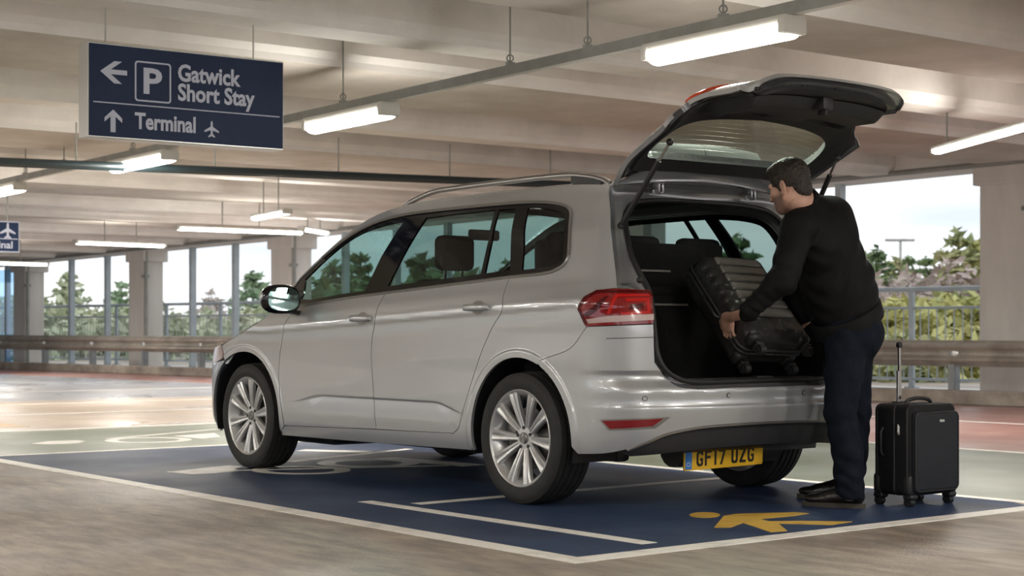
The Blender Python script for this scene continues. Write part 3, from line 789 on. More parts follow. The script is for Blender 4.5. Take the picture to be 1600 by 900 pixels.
# small sign cut by the left edge of the photo
d2 = 21.0; l2 = pix(-86, 391.5, d2); W2, H2 = .96, .40
s2 = empty('hanging_sign', l2, math.radians(37)); tag(s2, 'small navy sign with a white aeroplane at the left edge of the photo', 'sign')
mb = MB(); mb.box((W2/2, .05, H2/2), (W2, .10, H2), bev=.004); mb.build('sign_box', M['signwhite'], s2, smooth=0)
mb = MB(); mb.box((W2/2, -.004, H2/2), (W2-.03, .008, H2-.03)); mb.build('sign_face', M['signblue'], s2, smooth=0)
flat(plane_parts(W2*.835, H2*.69, .105), -.008, -.012).build('aeroplane_symbol', M['signwhite'], s2, smooth=0)
flat([[(.03, H2*.42), (W2-.03, H2*.42), (W2-.03, H2*.445), (.03, H2*.445)]], -.008, -.012).build('divider_line', M['signwhite'], s2, smooth=0)
put_text('sign_text', 'Terminal', W2*.38, H2*.13, .13, M['signwhite'], s2, width=W2*.52, bold=.002, lift=.010)
for fx in (.15, .85):
    mb = MB(); mb.tube([(fx*W2, .05, H2-.01), (fx*W2, .05, 3.3-l2.z)], .010, 8); mb.build('hanger_rod', M['trunk_grey'], s2)
# ------------------------------------------------------------------ the car
car = empty('car', (CO[0], CO[1], 0), RZ)
tag(car, 'silver people carrier with its tailgate raised, parked in the blue bay', 'car')

CEN_ = UC - S_REAR
def seg_ok(poly, x, y):
    n = len(poly); ins = np.zeros(len(x), bool)
    px, py = np.array(poly).T
    j = n-1
    for i in range(n):
        c = ((py[i] > y) != (py[j] > y)) & (x < (px[j]-px[i])*(y-py[i])/(py[j]-py[i]+1e-12)+px[i]); ins ^= c; j = i
    return ins
def densify(poly, step):
    out = []
    n = len(poly)
    for i in range(n):
        a = np.array(poly[i]); b = np.array(poly[(i+1) % n]); k = max(1, int(math.ceil(np.hypot(*(b-a))/step)))
        for t in range(k): out.append(tuple(a+(b-a)*t/k))
    return out
def shrink(poly, g):
    P = np.array(poly); n = len(P)
    A = .5*np.sum(P[:, 0]*np.roll(P[:, 1], -1)-np.roll(P[:, 0], -1)*P[:, 1]); sg_ = 1 if A > 0 else -1
    out = []
    for i in range(n):
        t1 = P[i]-P[i-1]; t2 = P[(i+1) % n]-P[i]
        t1 = t1/(np.linalg.norm(t1)+1e-9); t2 = t2/(np.linalg.norm(t2)+1e-9)
        n1 = np.array([-t1[1], t1[0]])*sg_; n2 = np.array([-t2[1], t2[0]])*sg_
        m = n1+n2; l = np.linalg.norm(m)
        if l < .3: m = n1; l = 1
        m = m/l; out.append(tuple(P[i]+m*g/max(.5, m@n1)))
    return out
def surf_n(s, z, off=0.0):
    """points on the body and outward normals"""
    e = 2e-3
    p = surf(s, z); a = surf(np.asarray(s)+e, z)-surf(np.asarray(s)-e, z); b = surf(s, np.asarray(z)+e)-surf(s, np.asarray(z)-e)
    n = np.cross(b, a); n /= np.linalg.norm(n, axis=1)[:, None]+1e-9
    # flank normals point to +v, rear ones to -u, front ones to +u
    ref = np.stack([np.where(np.asarray(s) < -.9, -1.0, np.where(np.asarray(s) > 3.4, 1.0, 0.0)), np.where((np.asarray(s) >= -.9) & (np.asarray(s) <= 3.4), 1.0, 0.0), np.zeros(len(p))], 1)
    sg_ = np.sign((n*ref).sum(1)); sg_[sg_ == 0] = 1
    n *= sg_[:, None]
    return p+n*np.asarray(off).reshape(-1, 1) if np.ndim(off) else p+n*off, n
FEAT = []
for uw in WHEEL_U:
    for r in (.418, .428, .436, .441, .445, .449, .454, .462, .474):
        FEAT += [(uw+r*math.cos(t), WZ+r*math.sin(t)) for t in np.linspace(-.5, math.pi+.5, 110)]
for s_ in np.arange(.42, 2.32, .012):
    z0_ = .497 - .05*float(sstep(.74, .46, s_)) - .05*float(sstep(1.85, 2.28, s_))
    FEAT += [(s_, z0_+d) for d in (-.03, -.018, -.012, -.008, -.004, 0, .006, .016)]
for z0_ in (.492, .505, .514, .522, .532, .592, .602, .612, .63, .645, .656, .664, .671, .677, .682, .688, .698):
    FEAT += [(s_, z0_) for s_ in np.arange(CEN_+.01, -.46, .022)]
FEAT = np.array(FEAT)
def patch2d(poly, holes=(), ds=.03, dz=.014, edge=.012):
    """triangulated region of the (s, z) domain; returns points, triangles, boundary loops"""
    loops = [densify(poly, edge)] + [densify(h, edge) for h in holes]
    pts = []; edges = []
    for L in loops:
        k = len(pts); n = len(L); pts += L; edges += [(k+i, k+(i+1) % n) for i in range(n)]
    B = np.array(pts); lo = B.min(0); hi = B.max(0)
    gs, gz = np.meshgrid(np.arange(lo[0]+ds/2, hi[0], ds), np.arange(lo[1]+dz/2, hi[1], dz), indexing='ij'); gs = gs.ravel(); gz = gz.ravel()
    ok = seg_ok(loops[0], gs, gz)
    for h in loops[1:]: ok &= ~seg_ok(h, gs, gz)
    gs, gz = gs[ok], gz[ok]
    if edge < .03:
        m = (FEAT[:, 0] > lo[0]) & (FEAT[:, 0] < hi[0]) & (FEAT[:, 1] > lo[1]) & (FEAT[:, 1] < hi[1]); ft = FEAT[m]
        if len(ft):
            k = seg_ok(loops[0], ft[:, 0], ft[:, 1])
            for h in loops[1:]: k &= ~seg_ok(h, ft[:, 0], ft[:, 1])
            ft = ft[k]
        if len(ft):
            keep = np.ones(len(gs), bool)
            for i in range(len(gs)): keep[i] = np.min(np.abs(ft[:, 0]-gs[i])*.6+np.abs(ft[:, 1]-gz[i])) > .012
            gs = np.concatenate([gs[keep], ft[:, 0]]); gz = np.concatenate([gz[keep], ft[:, 1]])
    if len(gs):
        d = np.full(len(gs), 9.0)
        for q in B: d = np.minimum(d, np.hypot((gs-q[0])*.6, gz-q[1]))
        m = d > .007; gs, gz = gs[m], gz[m]
    allp = [Vector(p) for p in pts] + [Vector((a, b)) for a, b in zip(gs, gz)]
    vo, eo, fo, ov, oe, of = delaunay_2d_cdt(allp, edges, [], 0, 1e-6)
    P = np.array([tuple(v) for v in vo]); T = np.array([f for f in fo if len(f) == 3])
    c = P[T].mean(1); ok = seg_ok(loops[0], c[:, 0], c[:, 1])
    for h in loops[1:]: ok &= ~seg_ok(h, c[:, 0], c[:, 1])
    T = T[ok]
    # boundary edges of the kept triangles
    cnt = {}
    for t in T:
        for i in range(3):
            e = (t[i], t[(i+1) % 3]); cnt[e] = 1
    bd = [e for e in cnt if (e[1], e[0]) not in cnt]
    return P, T, bd
def panel_geo(poly, holes=(), off=0.0, rim=.016, gap=.002, ds=.03, dz=.014, edge=.012, sym=False, post=None):
    if gap: poly = shrink(densify(poly, .05), gap) if False else shrink(poly, gap)
    if sym: poly = [(CEN if s < CEN+.006 else s, z) for s, z in poly]
    P, T, bd = patch2d(poly, holes, ds, dz, edge)
    X, N = surf_n(P[:, 0], P[:, 1], off)
    bd = [e for e in bd if not (sym and (max(P[e[0], 0], P[e[1], 0]) < CEN+1e-4 or min(P[e[0], 0], P[e[1], 0]) > 3.969))]
    global LASTN
    LASTN = [tuple(n) for n in N]
    V = [tuple(p) for p in X]
    t0_ = T[0]; fn = np.cross(X[T[:, 1]]-X[T[:, 0]], X[T[:, 2]]-X[T[:, 0]]); flip = (fn*N[T[:, 0]]).sum() < 0
    F = [tuple(t[::-1]) if flip else tuple(t) for t in T]
    if rim:
        ix = {}
        for a, b in bd:
            for k in (a, b):
                if k not in ix:
                    ix[k] = len(V); V.append(tuple(X[k])); V.append(tuple(X[k]-N[k]*rim))
        for a, b in bd:
            f = (ix[b], ix[a], ix[a]+1, ix[b]+1); F.append(f[::-1] if flip else f)
    if sym:
        k = len(V); V += [(x, -y, z) for x, y, z in V]; F += [tuple(i+k for i in f[::-1]) for f in F]
    if post: V = [post(v) for v in V]
    return V, F
def weld(V, F):
    """join the two halves along the middle of the car"""
    mid = {}; mp = list(range(len(V)))
    for i, v in enumerate(V):
        if abs(v[1]) < 1e-3 or True:
            k = (round(v[0], 4), round(abs(v[1]), 4) if abs(v[1]) > .004 else 0, round(v[2], 4)) if abs(v[1]) < .004 else None
            if k is not None: mp[i] = mid.setdefault(k, i)
    F = [tuple(mp[i] for i in f) for f in F]
    return V, [f for f in F if len(set(f)) == len(f)]
def panel(name, poly, m, parent=None, both=True, **kw):
    V, F = panel_geo(poly, **kw); out = []
    if kw.get('sym'): V, F = weld(V, F)
    par = parent if isinstance(parent, (list, tuple)) else [parent or car]*2
    out.append(link(name, mesh_of(name, V, F), m, par[0], 60))
    nn = np.zeros((len(V), 3)); nn[:len(LASTN)] = LASTN
    if kw.get('sym'): h = len(V)//2; nn[h:h+len(LASTN)] = np.array(LASTN)*[1, -1, 1]; nn[np.abs(np.array(V)[:, 1]) < .004] *= [1, 0, 1]
    if not kw.get('post'): out[0].data.normals_split_custom_set_from_vertices([tuple(v) for v in nn])
    if both and not kw.get('sym'):
        out.append(link(name, mesh_of(name, [(x, -y, z) for x, y, z in V], [f[::-1] for f in F]), m, par[1], 60))
        out[1].data.normals_split_custom_set_from_vertices([(a, -b, c) for a, b, c in nn])
    return out
def lr(name, mb, m, parent=None, smooth=40):
    """left part and its mirror image as two objects"""
    par = parent if isinstance(parent, (list, tuple)) else [parent or car]*2
    a = mb.build(name, m, par[0], smooth); k = MB(); k.add([(x, -y, z) for x, y, z in mb.V], [f[::-1] for f in mb.F]); b = k.build(name, m, par[1], smooth); return [a, b]
def sp(pts, n=5): return spline(pts, n)
def surf3(pts, off=0.0):
    a = np.array(pts); X, N = surf_n(a[:, 0], a[:, 1], off); return [tuple(p) for p in X]

# --- outlines on the body (s along, z up)
dlo_top = sp([(2.458, 1.151), (2.19, 1.283), (1.90, 1.414), (1.602, 1.499), (1.304, 1.534), (.99, 1.542), (.686, 1.544), (.405, 1.544), (.206, 1.541), (.03, 1.530), (-.12, 1.507), (-.205, 1.470), (-.250, 1.40), (-.285, 1.30), (-.300, 1.235), (-.275, 1.192), (-.20, 1.164)], 4)
dlo_bot = sp([(-.20, 1.164), (-.1, 1.155), (.102, 1.147), (.347, 1.133), (.995, 1.098), (1.671, 1.059), (2.074, 1.028), (2.36, 1.02)], 3)
dlo = dlo_top + dlo_bot[1:]
roof_edge = sp([(2.62, 1.02), (2.46, 1.135), (2.21, 1.272), (1.92, 1.418), (1.62, 1.532), (1.32, 1.583), (1.0, 1.597), (.6, 1.603), (.2, 1.604), (-.15, 1.597), (-.432, 1.572)], 5)
roof_edge = [(s, z+.018 if .0 < 1 and s < 2.4 else z) for s, z in roof_edge]
door_front = sp(trace([(460, 487), (446, 504), (440, 537), (437, 556), (435.5, 593), (440, 640), (444.5, 665)]), 3)
door_mid = sp(trace([(602, 459), (591, 478), (586, 499.6), (581.5, 527.6), (580, 562), (583, 602.7), (585, 640), (588.5, 671)]), 3)
door_rear = sp(trace([(797, 434), (792.5, 443.6), (786, 465), (784.7, 484), (770.7, 509), (757, 538.5), (746, 568.5), (734, 606), (721.5, 649), (716.8, 668), (708, 677.4)]), 3)
arch_r = [(.40*math.cos(t), WZ+.405*math.sin(t)) for t in np.linspace(math.radians(-12.0), math.radians(187.5), 44)]
arch_f = [(2.786+.40*math.cos(t), WZ+.405*math.sin(t)) for t in np.linspace(math.radians(-15), math.radians(194), 44)]
dpil = sp([(-.432, 1.582), (-.50, 1.50), (-.548, 1.424), (-.62, 1.221), (-.661, 1.078)], 4)
lamp_o = trace([(964, 451.5), (932.5, 453.5), (908, 471.6), (903, 482.5), (917, 510.5)])
lamp_i = trace([(917, 510.5), (1021, 506.5), (1019.6, 462), (1014, 453.5), (964, 451.5)])
bump_seam = sp(trace([(917, 510.5), (910, 520), (897, 538.7), (881.7, 549.5), (857, 558), (838, 566)]), 3)
ark = min(range(len(arch_r)), key=lambda i: (arch_r[i][0]-bump_seam[-1][0])**2+(arch_r[i][1]-bump_seam[-1][1])**2)
CEN = UC - S_REAR
edge_in = trace([(1021, 506.5), (1022, 540), (1023, 566)])
lip = sp(trace([(1023, 566), (1033, 580), (1045, 594), (1061, 604.5), (1091, 608)]), 3) + [(-1.25, .599), (CEN, .598)]
diff_top = [(-.706, .312), (-.80, .350), (-.893, .388), (-1.0, .408), (-1.114, .419), (-1.3, .424), (CEN, .426)]
sill_b = [(.405, .25), (1.3, .238), (2.40, .229)]
sill_t = [(2.33, .292), (1.304, .317), (.60, .331)]

# --- outer panels
side = ([(2.62, 1.02)] + roof_edge[1:] + dpil[1:] + lamp_o[1:] + bump_seam[1:] + arch_r[:ark][::-1] + sill_b + [(2.385, .27)] + sill_t[:1] + [sill_t[1]] + door_rear[::-1] + dlo[::-1][len(dlo_bot)-4:] if False else None)
# the bodyside frame runs round the doors and windows in one piece
kr = min(range(len(dlo)), key=lambda i: (dlo[i][0]-door_rear[0][0])**2+(dlo[i][1]-door_rear[0][1])**2)
body = roof_edge + dpil[1:] + lamp_o[1:] + bump_seam[1:-1] + arch_r[:ark+1][::-1] + sill_b[0:] + sill_t + door_rear[::-1] + dlo[:kr+1][::-1] + [(2.50, 1.10), (2.60, 1.03)]
panel('body_side', body, M['silver'], gap=.0015)
kb0 = len(dlo)-1
# doors below the window line
def belt(s0, s1):
    q = [p for p in dlo_bot if min(s0, s1)+.01 < p[0] < max(s0, s1)-.01]; q.sort(reverse=s0 > s1); return q
fd = [door_front[0]] + belt(door_front[0][0], door_mid[0][0]) + door_mid + sill_t[1:2][:0] + [(door_mid[-1][0]+.3, .309)] + door_front[::-1][:-1]
front_door = panel('front_door', fd, M['silver'], gap=.0025)
rd = [door_mid[0]] + belt(door_mid[0][0], door_rear[0][0]) + door_rear + door_mid[::-1][:-1]
rear_door = panel('rear_door', rd, M['silver'], gap=.0025)
# front wing, bumper, headlamp, grille
wing_top = sp([(door_front[0][0]+.02, 1.02), (2.44, .993), (2.64, .917), (2.95, .812), (3.06, .776)], 4)
wing = [door_front[0]] + wing_top + sp([(3.03, .74), (3.0, .69), (2.99, .665)], 3) + [p for p in arch_f if p[1] > .64 and p[0] < 2.99][::1] 
af = [p for p in arch_f if not (p[0] > 2.98 and p[1] < .66)]
af = [p for p in af if p[0] <= 2.995]
wing = door_front[::-1] + wing_top + [(3.035, .735), (3.0, .68)] + af + [(2.385, .235)]
panel('front_wing', wing, M['silver'], gap=.002)
abf = [p for p in arch_f if p[0] > 2.985 and p[1] < .67][::-1]
FCEN = UFC + S_FRONT
fb = [(3.0, .68), (3.12, .665), (3.4, .655), (3.6, .65), (FCEN, .65), (FCEN, .24), (3.6, .215), (3.3, .205), (3.17, .215)] + arch_f[:0] + [p for p in arch_f if p[0] > 2.99 and .22 < p[1] < .66]
panel('front_bumper', fb, M['silver'], both=False, sym=True, gap=0)
hl = [(3.035, .735), (3.06, .776), (3.25, .757), (3.5, .742), (3.53, .70), (3.5, .672), (3.3, .662), (3.12, .667), (3.03, .69)]
panel('headlamp', hl, M['clear'], off=.004, gap=.003)
gril = [(3.53, .74), (FCEN, .735), (FCEN, .652), (3.55, .655)]
panel('grille', gril, M['black'], both=False, sym=True, gap=0)

# bonnet, windscreen and roof: surfaces spanned between the two sides
be = sp([(2.44, .995), (2.64, .918), (2.95, .813), (3.10, .775), (3.3, .757), (3.55, .744), (FCEN, .737)], 8)
B3 = np.array(surf3(be)); bu = B3[:, 0]; order = np.argsort(bu); fu = lambda u: np.interp(u, bu[order], B3[order, 1]); fz = lambda u: np.interp(u, bu[order], B3[order, 2])
V = []; F = []; nu, nv = 30, 24
for i in range(nu+1):
    u = 2.42 + (B3[:, 0].max()-.004-2.42)*(i/nu)**.8
    for j in range(nv+1):
        t = -1+2*j/nv; w = max(fu(u), .01); V.append((u, w*t, fz(u)+.055*(1-t*t)**.8*min(1, w/.6)))
for i in range(nu):
    for j in range(nv):
        k = i*(nv+1)+j; F.append((k, k+nv+1, k+nv+2, k+1))
mb = MB(); mb.add(V, F); mb.build('bonnet', M['silver'], car, 60)
def span(edge, bulge_u, bulge_z, nv=28, p=2.0):
    E = np.array(surf3(edge)); V = []; F = []
    n = len(E)
    for i in range(n):
        bu_, bz_ = bulge_u(i/(n-1)), bulge_z(i/(n-1))
        for j in range(nv+1):
            t = -1+2*j/nv; q = 1-abs(t)**p; V.append((E[i, 0]+bu_*q, E[i, 1]*t, E[i, 2]+bz_*q))
    for i in range(n-1):
        for j in range(nv):
            k = i*(nv+1)+j; F.append((k, k+1, k+nv+2, k+nv+1))
    return V, F
isp = min(range(len(roof_edge)), key=lambda i: abs(roof_edge[i][0]-1.36))
ws = [(s, z) for s, z in roof_edge[:isp+1]]
V, F = span(ws, lambda t: .16*(1-t)+.05, lambda t: .03); mb = MB(); mb.add(V, F); mb.build('windscreen', M['glassf'], car, 60)
V, F = span(roof_edge[isp:], lambda t: .05*(1-t)-.05*t, lambda t: .042, p=2.4); mb = MB(); mb.add(V, F); mb.build('roof', M['silver'], car, 60)
V, F = span([(s, z-.028) for s, z in roof_edge[isp:]], lambda t: .05*(1-t), lambda t: .025); 
mb = MB(); mb.add([(x, y*.93, z) for x, y, z in V], F); mb.build('headlining', mat('headlining', (.045, .044, .042), .9), car, 60)
# scuttle between bonnet and windscreen
mb = MB(); mb.add([(2.42, -.86, .985), (2.42, .86, .985), (2.78, .70, 1.02), (2.80, 0, 1.05), (2.78, -.70, 1.02)], [(0, 1, 2, 3, 4)]); mb.build('scuttle', M['black'], car, 0)

# roof rails
def rail_path(off_in, dz):
    E = np.array(surf3([p for p in roof_edge if -.36 < p[0] < 1.47])); return [(u, v-off_in, z+dz) for u, v, z in E]
rp = rail_path(.055, .0)
mb = MB(); n = len(rp); path = []
for i, (u, v, z) in enumerate(rp):
    t = i/(n-1); path.append((u, v, z+.008+.050*min(1, 5.5*t)**.7*min(1, 4.5*(1-t))**.6))
prof = [(.013*math.cos(a), .016*math.sin(a)) for a in np.linspace(0, 2*math.pi, 12, endpoint=False)]
mb.sweep(prof, path); rails = lr('roof_rail', mb, M['satin'])
mb = MB(); mb.sweep([(-.012, -.045), (.012, -.045), (.012, .0), (-.012, .0)], path[int(n*.80):-1]); lr('rail_foot', mb, M['black'], rails)
# roof aerial is hidden by the rail; side moulding round the glasshouse
mb = MB(); ring3 = surf3(dlo_top[5:] + dlo_bot[1:-2], .003); prof = [(.011*math.cos(a), .007*math.sin(a)) for a in np.linspace(0, 2*math.pi, 8, endpoint=False)]
mb.tube(ring3, .0085, 8); lr('window_moulding', mb, M['satin'])

# --- side glass: black surround with panes set into it
def inset(poly, g): return shrink(poly, g)
bpil_f = [(1.305, 1.50), (1.61, 1.09)]
g_front = sp([(2.30, 1.19), (2.05, 1.325), (1.87, 1.405), (1.66, 1.462), (1.40, 1.494), (1.285, 1.498)], 3) + [(1.40, 1.30), (1.475, 1.105)] + [(1.75, 1.09), (2.10, 1.065), (2.255, 1.07)]
g_rear = [(1.07, 1.507), (.8, 1.515), (.44, 1.517), (.39, 1.35), (.378, 1.172), (.7, 1.155), (1.24, 1.125), (1.17, 1.3)]
g_fix = [(.40, 1.517), (.265, 1.516), (.19, 1.30), (.155, 1.185), (.34, 1.174), (.352, 1.35)]
g_fix = [(.41, 1.517), (.262, 1.516), (.18, 1.30), (.135, 1.186), (.345, 1.174), (.362, 1.35)]
g_quar = sp([(.165, 1.512), (.0, 1.498), (-.125, 1.473), (-.175, 1.44), (-.215, 1.36), (-.25, 1.26), (-.245, 1.215), (-.17, 1.195)], 3) + [(.04, 1.183), (.075, 1.3)]
panel('window_surround', dlo, M['gloss'], off=-.006, holes=[g_front, g_rear, g_fix, g_quar], gap=.003, rim=.012)
def parent_glass(name, poly, m, par): return panel(name, shrink(poly, -.004), m, par, off=-.011, rim=.003, gap=0, ds=.06, dz=.04, edge=.04)
parent_glass('door_window', g_front, M['glass'], front_door)
parent_glass('door_window', g_rear, M['glassd'], rear_door)
parent_glass('door_window', g_fix, M['glassd'], rear_door)
parent_glass('quarter_window', g_quar, M['glassd'], None)
# door handles: recessed cup and bridge
for s0, z0, dr in ((*trace([(565, 497.5)])[0], front_door), (*trace([(746, 480.5)])[0], rear_door)):
    rs = np.linspace(0, 2*math.pi, 20, endpoint=False)
    cup = [(s0+.058*math.cos(t), z0+.036*math.sin(t)) for t in rs]
    panel('handle_cup', cup, M['satin'], dr, off=.0012, rim=0, gap=0, ds=.03, dz=.02)
    E = surf3([(s0+.105-.21*k/14, z0) for k in range(15)]); pth = []
    for k, (u, v, z) in enumerate(E):
        t = k/14; pth.append((u, v+.008+.026*math.sin(math.pi*t)**.5, z))
    mb = MB(); N_ = len(pth); n = 10; V = []
    prof = [(.012*math.cos(a), .020*math.sin(a)) for a in np.linspace(0, 2*math.pi, n, endpoint=False)]
    for k, p in enumerate(pth):
        w = .72+.28*math.sin(math.pi*k/14)**.5
        V += [(p[0], p[1]+q[0], p[2]+q[1]*w) for q in prof]
    F = [(i*n+j, i*n+(j+1) % n, (i+1)*n+(j+1) % n, (i+1)*n+j) for i in range(N_-1) for j in range(n)] + [tuple(range(n))[::-1], tuple((N_-1)*n+j for j in range(n))]
    mb.add(V, F); lr('door_handle', mb, M['silver'], dr, 60)
# door mirrors
bm = bmesh.new(); bmesh.ops.create_uvsphere(bm, u_segments=28, v_segments=18, radius=1)
for v in bm.verts:
    x, y, z = v.co
    k = 1.0 if x > 0 else .55
    v.co = (x*.085*(1.15 if x > 0 else .35), (abs(y)**.75*math.copysign(1, y))*.125, (abs(z)**.75*math.copysign(1, z))*.088)
MU, MV, MZ = 2.13, 1.015, 1.062
mb = MB(); mb.bm(bm, Matrix.Translation((MU, MV, MZ)) @ Matrix.Rotation(math.radians(-8), 4, 'Z')); mirrors = lr('door_mirror', mb, M['gloss'], None, 60)
for o in mirrors: pass
mb = MB(); n = 24
_ca, _sa = math.cos(math.radians(-8)), math.sin(math.radians(-8))
mb.add([(MU+_ca*-.037-_sa*q_[0], MV+_sa*-.037+_ca*q_[0], MZ+q_[1]) for q_ in [(-.004+.098*(abs(math.cos(t))**.7*math.copysign(1, math.cos(t))), .068*(abs(math.sin(t))**.7*math.copysign(1, math.sin(t)))) for t in np.linspace(0, 2*math.pi, n, endpoint=False)]], [tuple(range(n))]); lr('mirror_glass', mb, M['mirror'], mirrors, 0)
mb = MB(); mb.sweep([(-.03, -.012), (.03, -.012), (.03, .012), (-.03, .012)], [(MU+.02, .845, MZ-.075), (MU+.02, .90, MZ-.082), (MU+.01, .985, MZ-.06)]); lr('mirror_arm', mb, M['black'], mirrors)
mb = MB(); mb.bm(bmesh.new()) if False else None
bm = bmesh.new(); bmesh.ops.create_uvsphere(bm, u_segments=20, v_segments=10, radius=1)
for v in bm.verts: v.co = (v.co.x*.105*(1 if v.co.x > 0 else .2)+.008, v.co.y*.128, max(v.co.z, -.35)*.075)
mb = MB(); mb.bm(bm, Matrix.Translation((MU+.006, MV, MZ+.012))); lr('mirror_cap', mb, M['silver'], mirrors, 60)

# --- rear bumper and what sits on it
bump = bump_seam[::-1] + lamp_i[1:2] + edge_in[1:] + lip[1:] + diff_top[::-1] + sp([(-.706, .312), (-.60, .29), (-.441, .279)], 3)[1:] + [p for p in arch_r[ark+1:] if p[1] > .285][::-1]
rb = panel('rear_bumper', bump, M['silver'], both=False, sym=True, gap=.0015, dz=.011, ds=.025)[0]
rf = trace([(940.5, 657.5), (1036, 654), (1019.5, 666), (953.5, 670)])
panel('reflector', rf, M['refl'], [rb, rb], off=.003, rim=.006, gap=0)
rf2 = trace([(936, 655), (1048, 651.5), (1024, 669.5), (951, 673)])
panel('reflector_recess', rf2, M['satin'], [rb, rb], off=.0012, rim=0, gap=0)
for q in ((1007.5, 623), (1138.5, 617.5)):
    s0, z0 = trace([q])[0]
    for r_, o_, m_ in ((.013, .002, 'seal'), (.010, .004, 'silver')):
        panel('parking_sensor', [(s0+r_*math.cos(t), z0+r_*math.sin(t)) for t in np.linspace(0, 2*math.pi, 14, endpoint=False)], M[m_], [rb, rb], off=o_, rim=.004, gap=0, edge=.005)
seam = trace([(947, 529), (985, 528), (1021, 527)])
mb = MB(); mb.tube(surf3(sp(seam, 6), .0002), .0018, 6); lr('seam', mb, M['seal'], [rb, rb])
# black lower valance with a raised fin at each end
dif = [(-.66, .292), (-.706, .308)] + [(s, z-.003) for s, z in diff_top[1:]] + [(CEN, .30), (-1.2, .296), (-1.0, .285), (-.85, .272), (-.72, .265)]
panel('rear_valance', dif, M['blacktrim'], both=False, sym=True, off=-.022, gap=0, rim=.03)
mb = MB(); mb.tube(surf3([(s, z-.006) for s, z in sp(diff_top, 5)], -.004), .009, 8); lr('valance_edge', mb, M['satin'])
# --- tail lamps
lamp_poly = lamp_i[:-1] + sp([lamp_o[0], lamp_o[1], lamp_o[2], lamp_o[3], lamp_o[4]], 1)[:-1]
lamp_poly = [lamp_o[4]] + lamp_i[1:4] + lamp_o[0:4]
tl = panel('tail_lamp', lamp_poly, M['redlens'], off=.010, rim=.03, gap=.003, ds=.02, dz=.012)
def zp(pts): return trace([(640+x/3.2136, 260+y/3.2136) for x, y in pts])
panel('clear_strip', zp([(893, 768), (1000, 752), (1222, 742), (1222, 772), (905, 788)]), M['clear'], tl, off=.0115, rim=0, gap=0)
panel('lamp_border', zp([(880, 660), (945, 625), (1205, 628), (1218, 650), (1218, 662), (1196, 640), (950, 640), (895, 668), (862, 712), (898, 790), (888, 798), (850, 716)]), M['darkred'], tl, off=.012, rim=0, gap=0, ds=.012, dz=.008)
panel('light_guide', zp([(1035, 648), (1195, 646), (1205, 656), (1045, 660), (1010, 740), (992, 742)]), M['brightred'], tl, off=.012, rim=0, gap=0)
panel('light_guide', zp([(1080, 668), (1200, 665), (1206, 740), (1070, 748), (1058, 735), (1190, 728), (1186, 680), (1090, 682)]), M['brightred'], tl, off=.012, rim=0, gap=0)
panel('light_guide', zp([(880, 745), (980, 660), (1005, 655), (950, 720), (900, 760)]), M['darkred'], tl, off=.012, rim=0, gap=0)
panel('light_guide', zp([(1105, 695), (1170, 690), (1172, 715), (1100, 720)]), M['darkred'], tl, off=.012, rim=0, gap=0)

# --- opening of the boot: jamb, seal, hinges
U2 = pchip([.58, .64, .70, .80, .9, 1.05, 1.2, 1.35, 1.45, 1.56], [-.815, -.80, -.785, -.76, -.73, -.675, -.585, -.495, -.44, -.385])
def trace_open(px, py):
    z = 1.0
    for _ in range(30):
        u = float(U2(z)); r = np.array([(px-800)/FPX, 1, -(py-HZ)/FPX]); t = ((CO+CU*u-EYE)@CU)/(r@CU); P = EYE+r*t; z = .5*z+.5*P[2]
    return (u, float((P-CO)@CL), float(P[2]))
op_px = [(988, 318), (979, 328), (976, 342), (980, 372), (986, 400), (1000, 430), (1013, 455), (1019, 490), (1022, 520), (1026, 552), (1038, 577), (1062, 593), (1091, 597)]
C2 = [trace_open(*q) for q in op_px]
ztop = C2[0][2]
C2 = [(float(U2(ztop+.035)), 0.0, ztop+.03), (float(U2(ztop+.03)), .25, ztop+.028), (float(U2(ztop+.015)), C2[0][1]-.07, ztop+.015)] + C2 + [(float(U2(C2[-1][2])), .2, C2[-1][2]), (float(U2(C2[-1][2])), 0.0, C2[-1][2])]
C2 = spline(C2, 5)
top3 = surf3([roof_edge[-1]])[0]
C1 = [(top3[0]-.05, 0.0, top3[2]+.03), (top3[0]-.03, .3, top3[2]+.026), (top3[0]-.005, .52, top3[2]+.012), top3] + surf3(dpil[1:] + lamp_i[::-1][0:3] + [p for p in edge_in] + lip[1:], -.008)
def resample(P, n):
    P = np.array(P); d = np.concatenate([[0], np.cumsum(np.linalg.norm(np.diff(P, axis=0), axis=1))]); return np.stack([np.interp(np.linspace(0, d[-1], n), d, P[:, k]) for k in range(3)], 1)
# pair the curves by height on the sides and by width along top and bottom
def key_resample(P, n1=14, n2=44, n3=16):
    P = np.array(P); i1 = int(np.argmax(P[:, 1] > .44)); i2 = len(P)-1-int(np.argmax(P[::-1, 1] > .50))
    return np.concatenate([resample(P[:i1+1], n1), resample(P[i1:i2+1], n2)[1:], resample(P[i2:], n3)[1:]])
R1, R2 = key_resample(C1), key_resample(C2)
V = []; F = []; nk = 5
for a, b in zip(R1, R2):
    for k in range(nk+1):
        t = k/nk; p = a+(b-a)*t; p = p + np.array([.022*math.sin(math.pi*t), 0, 0]); V.append(tuple(p))
n = len(R1)
for i in range(n-1):
    for k in range(nk):
        q = i*(nk+1)+k; F.append((q, q+1, q+nk+2, q+nk+1))
k0 = len(V); V += [(x, -y, z) for x, y, z in V]; F += [tuple(i+k0 for i in f[::-1]) for f in F]
mb = MB(); mb.add(V, F); mb.build('boot_jamb', M['jamb'], car, 60)
loop = [tuple(p) for p in R2] + [(p[0], -p[1], p[2]) for p in R2[::-1][1:-1]]
mb = MB(); mb.tube([(p[0]-.006, p[1], p[2]) for p in loop], .013, 8, closed=True); mb.build('boot_seal', M['seal'], car, 60)
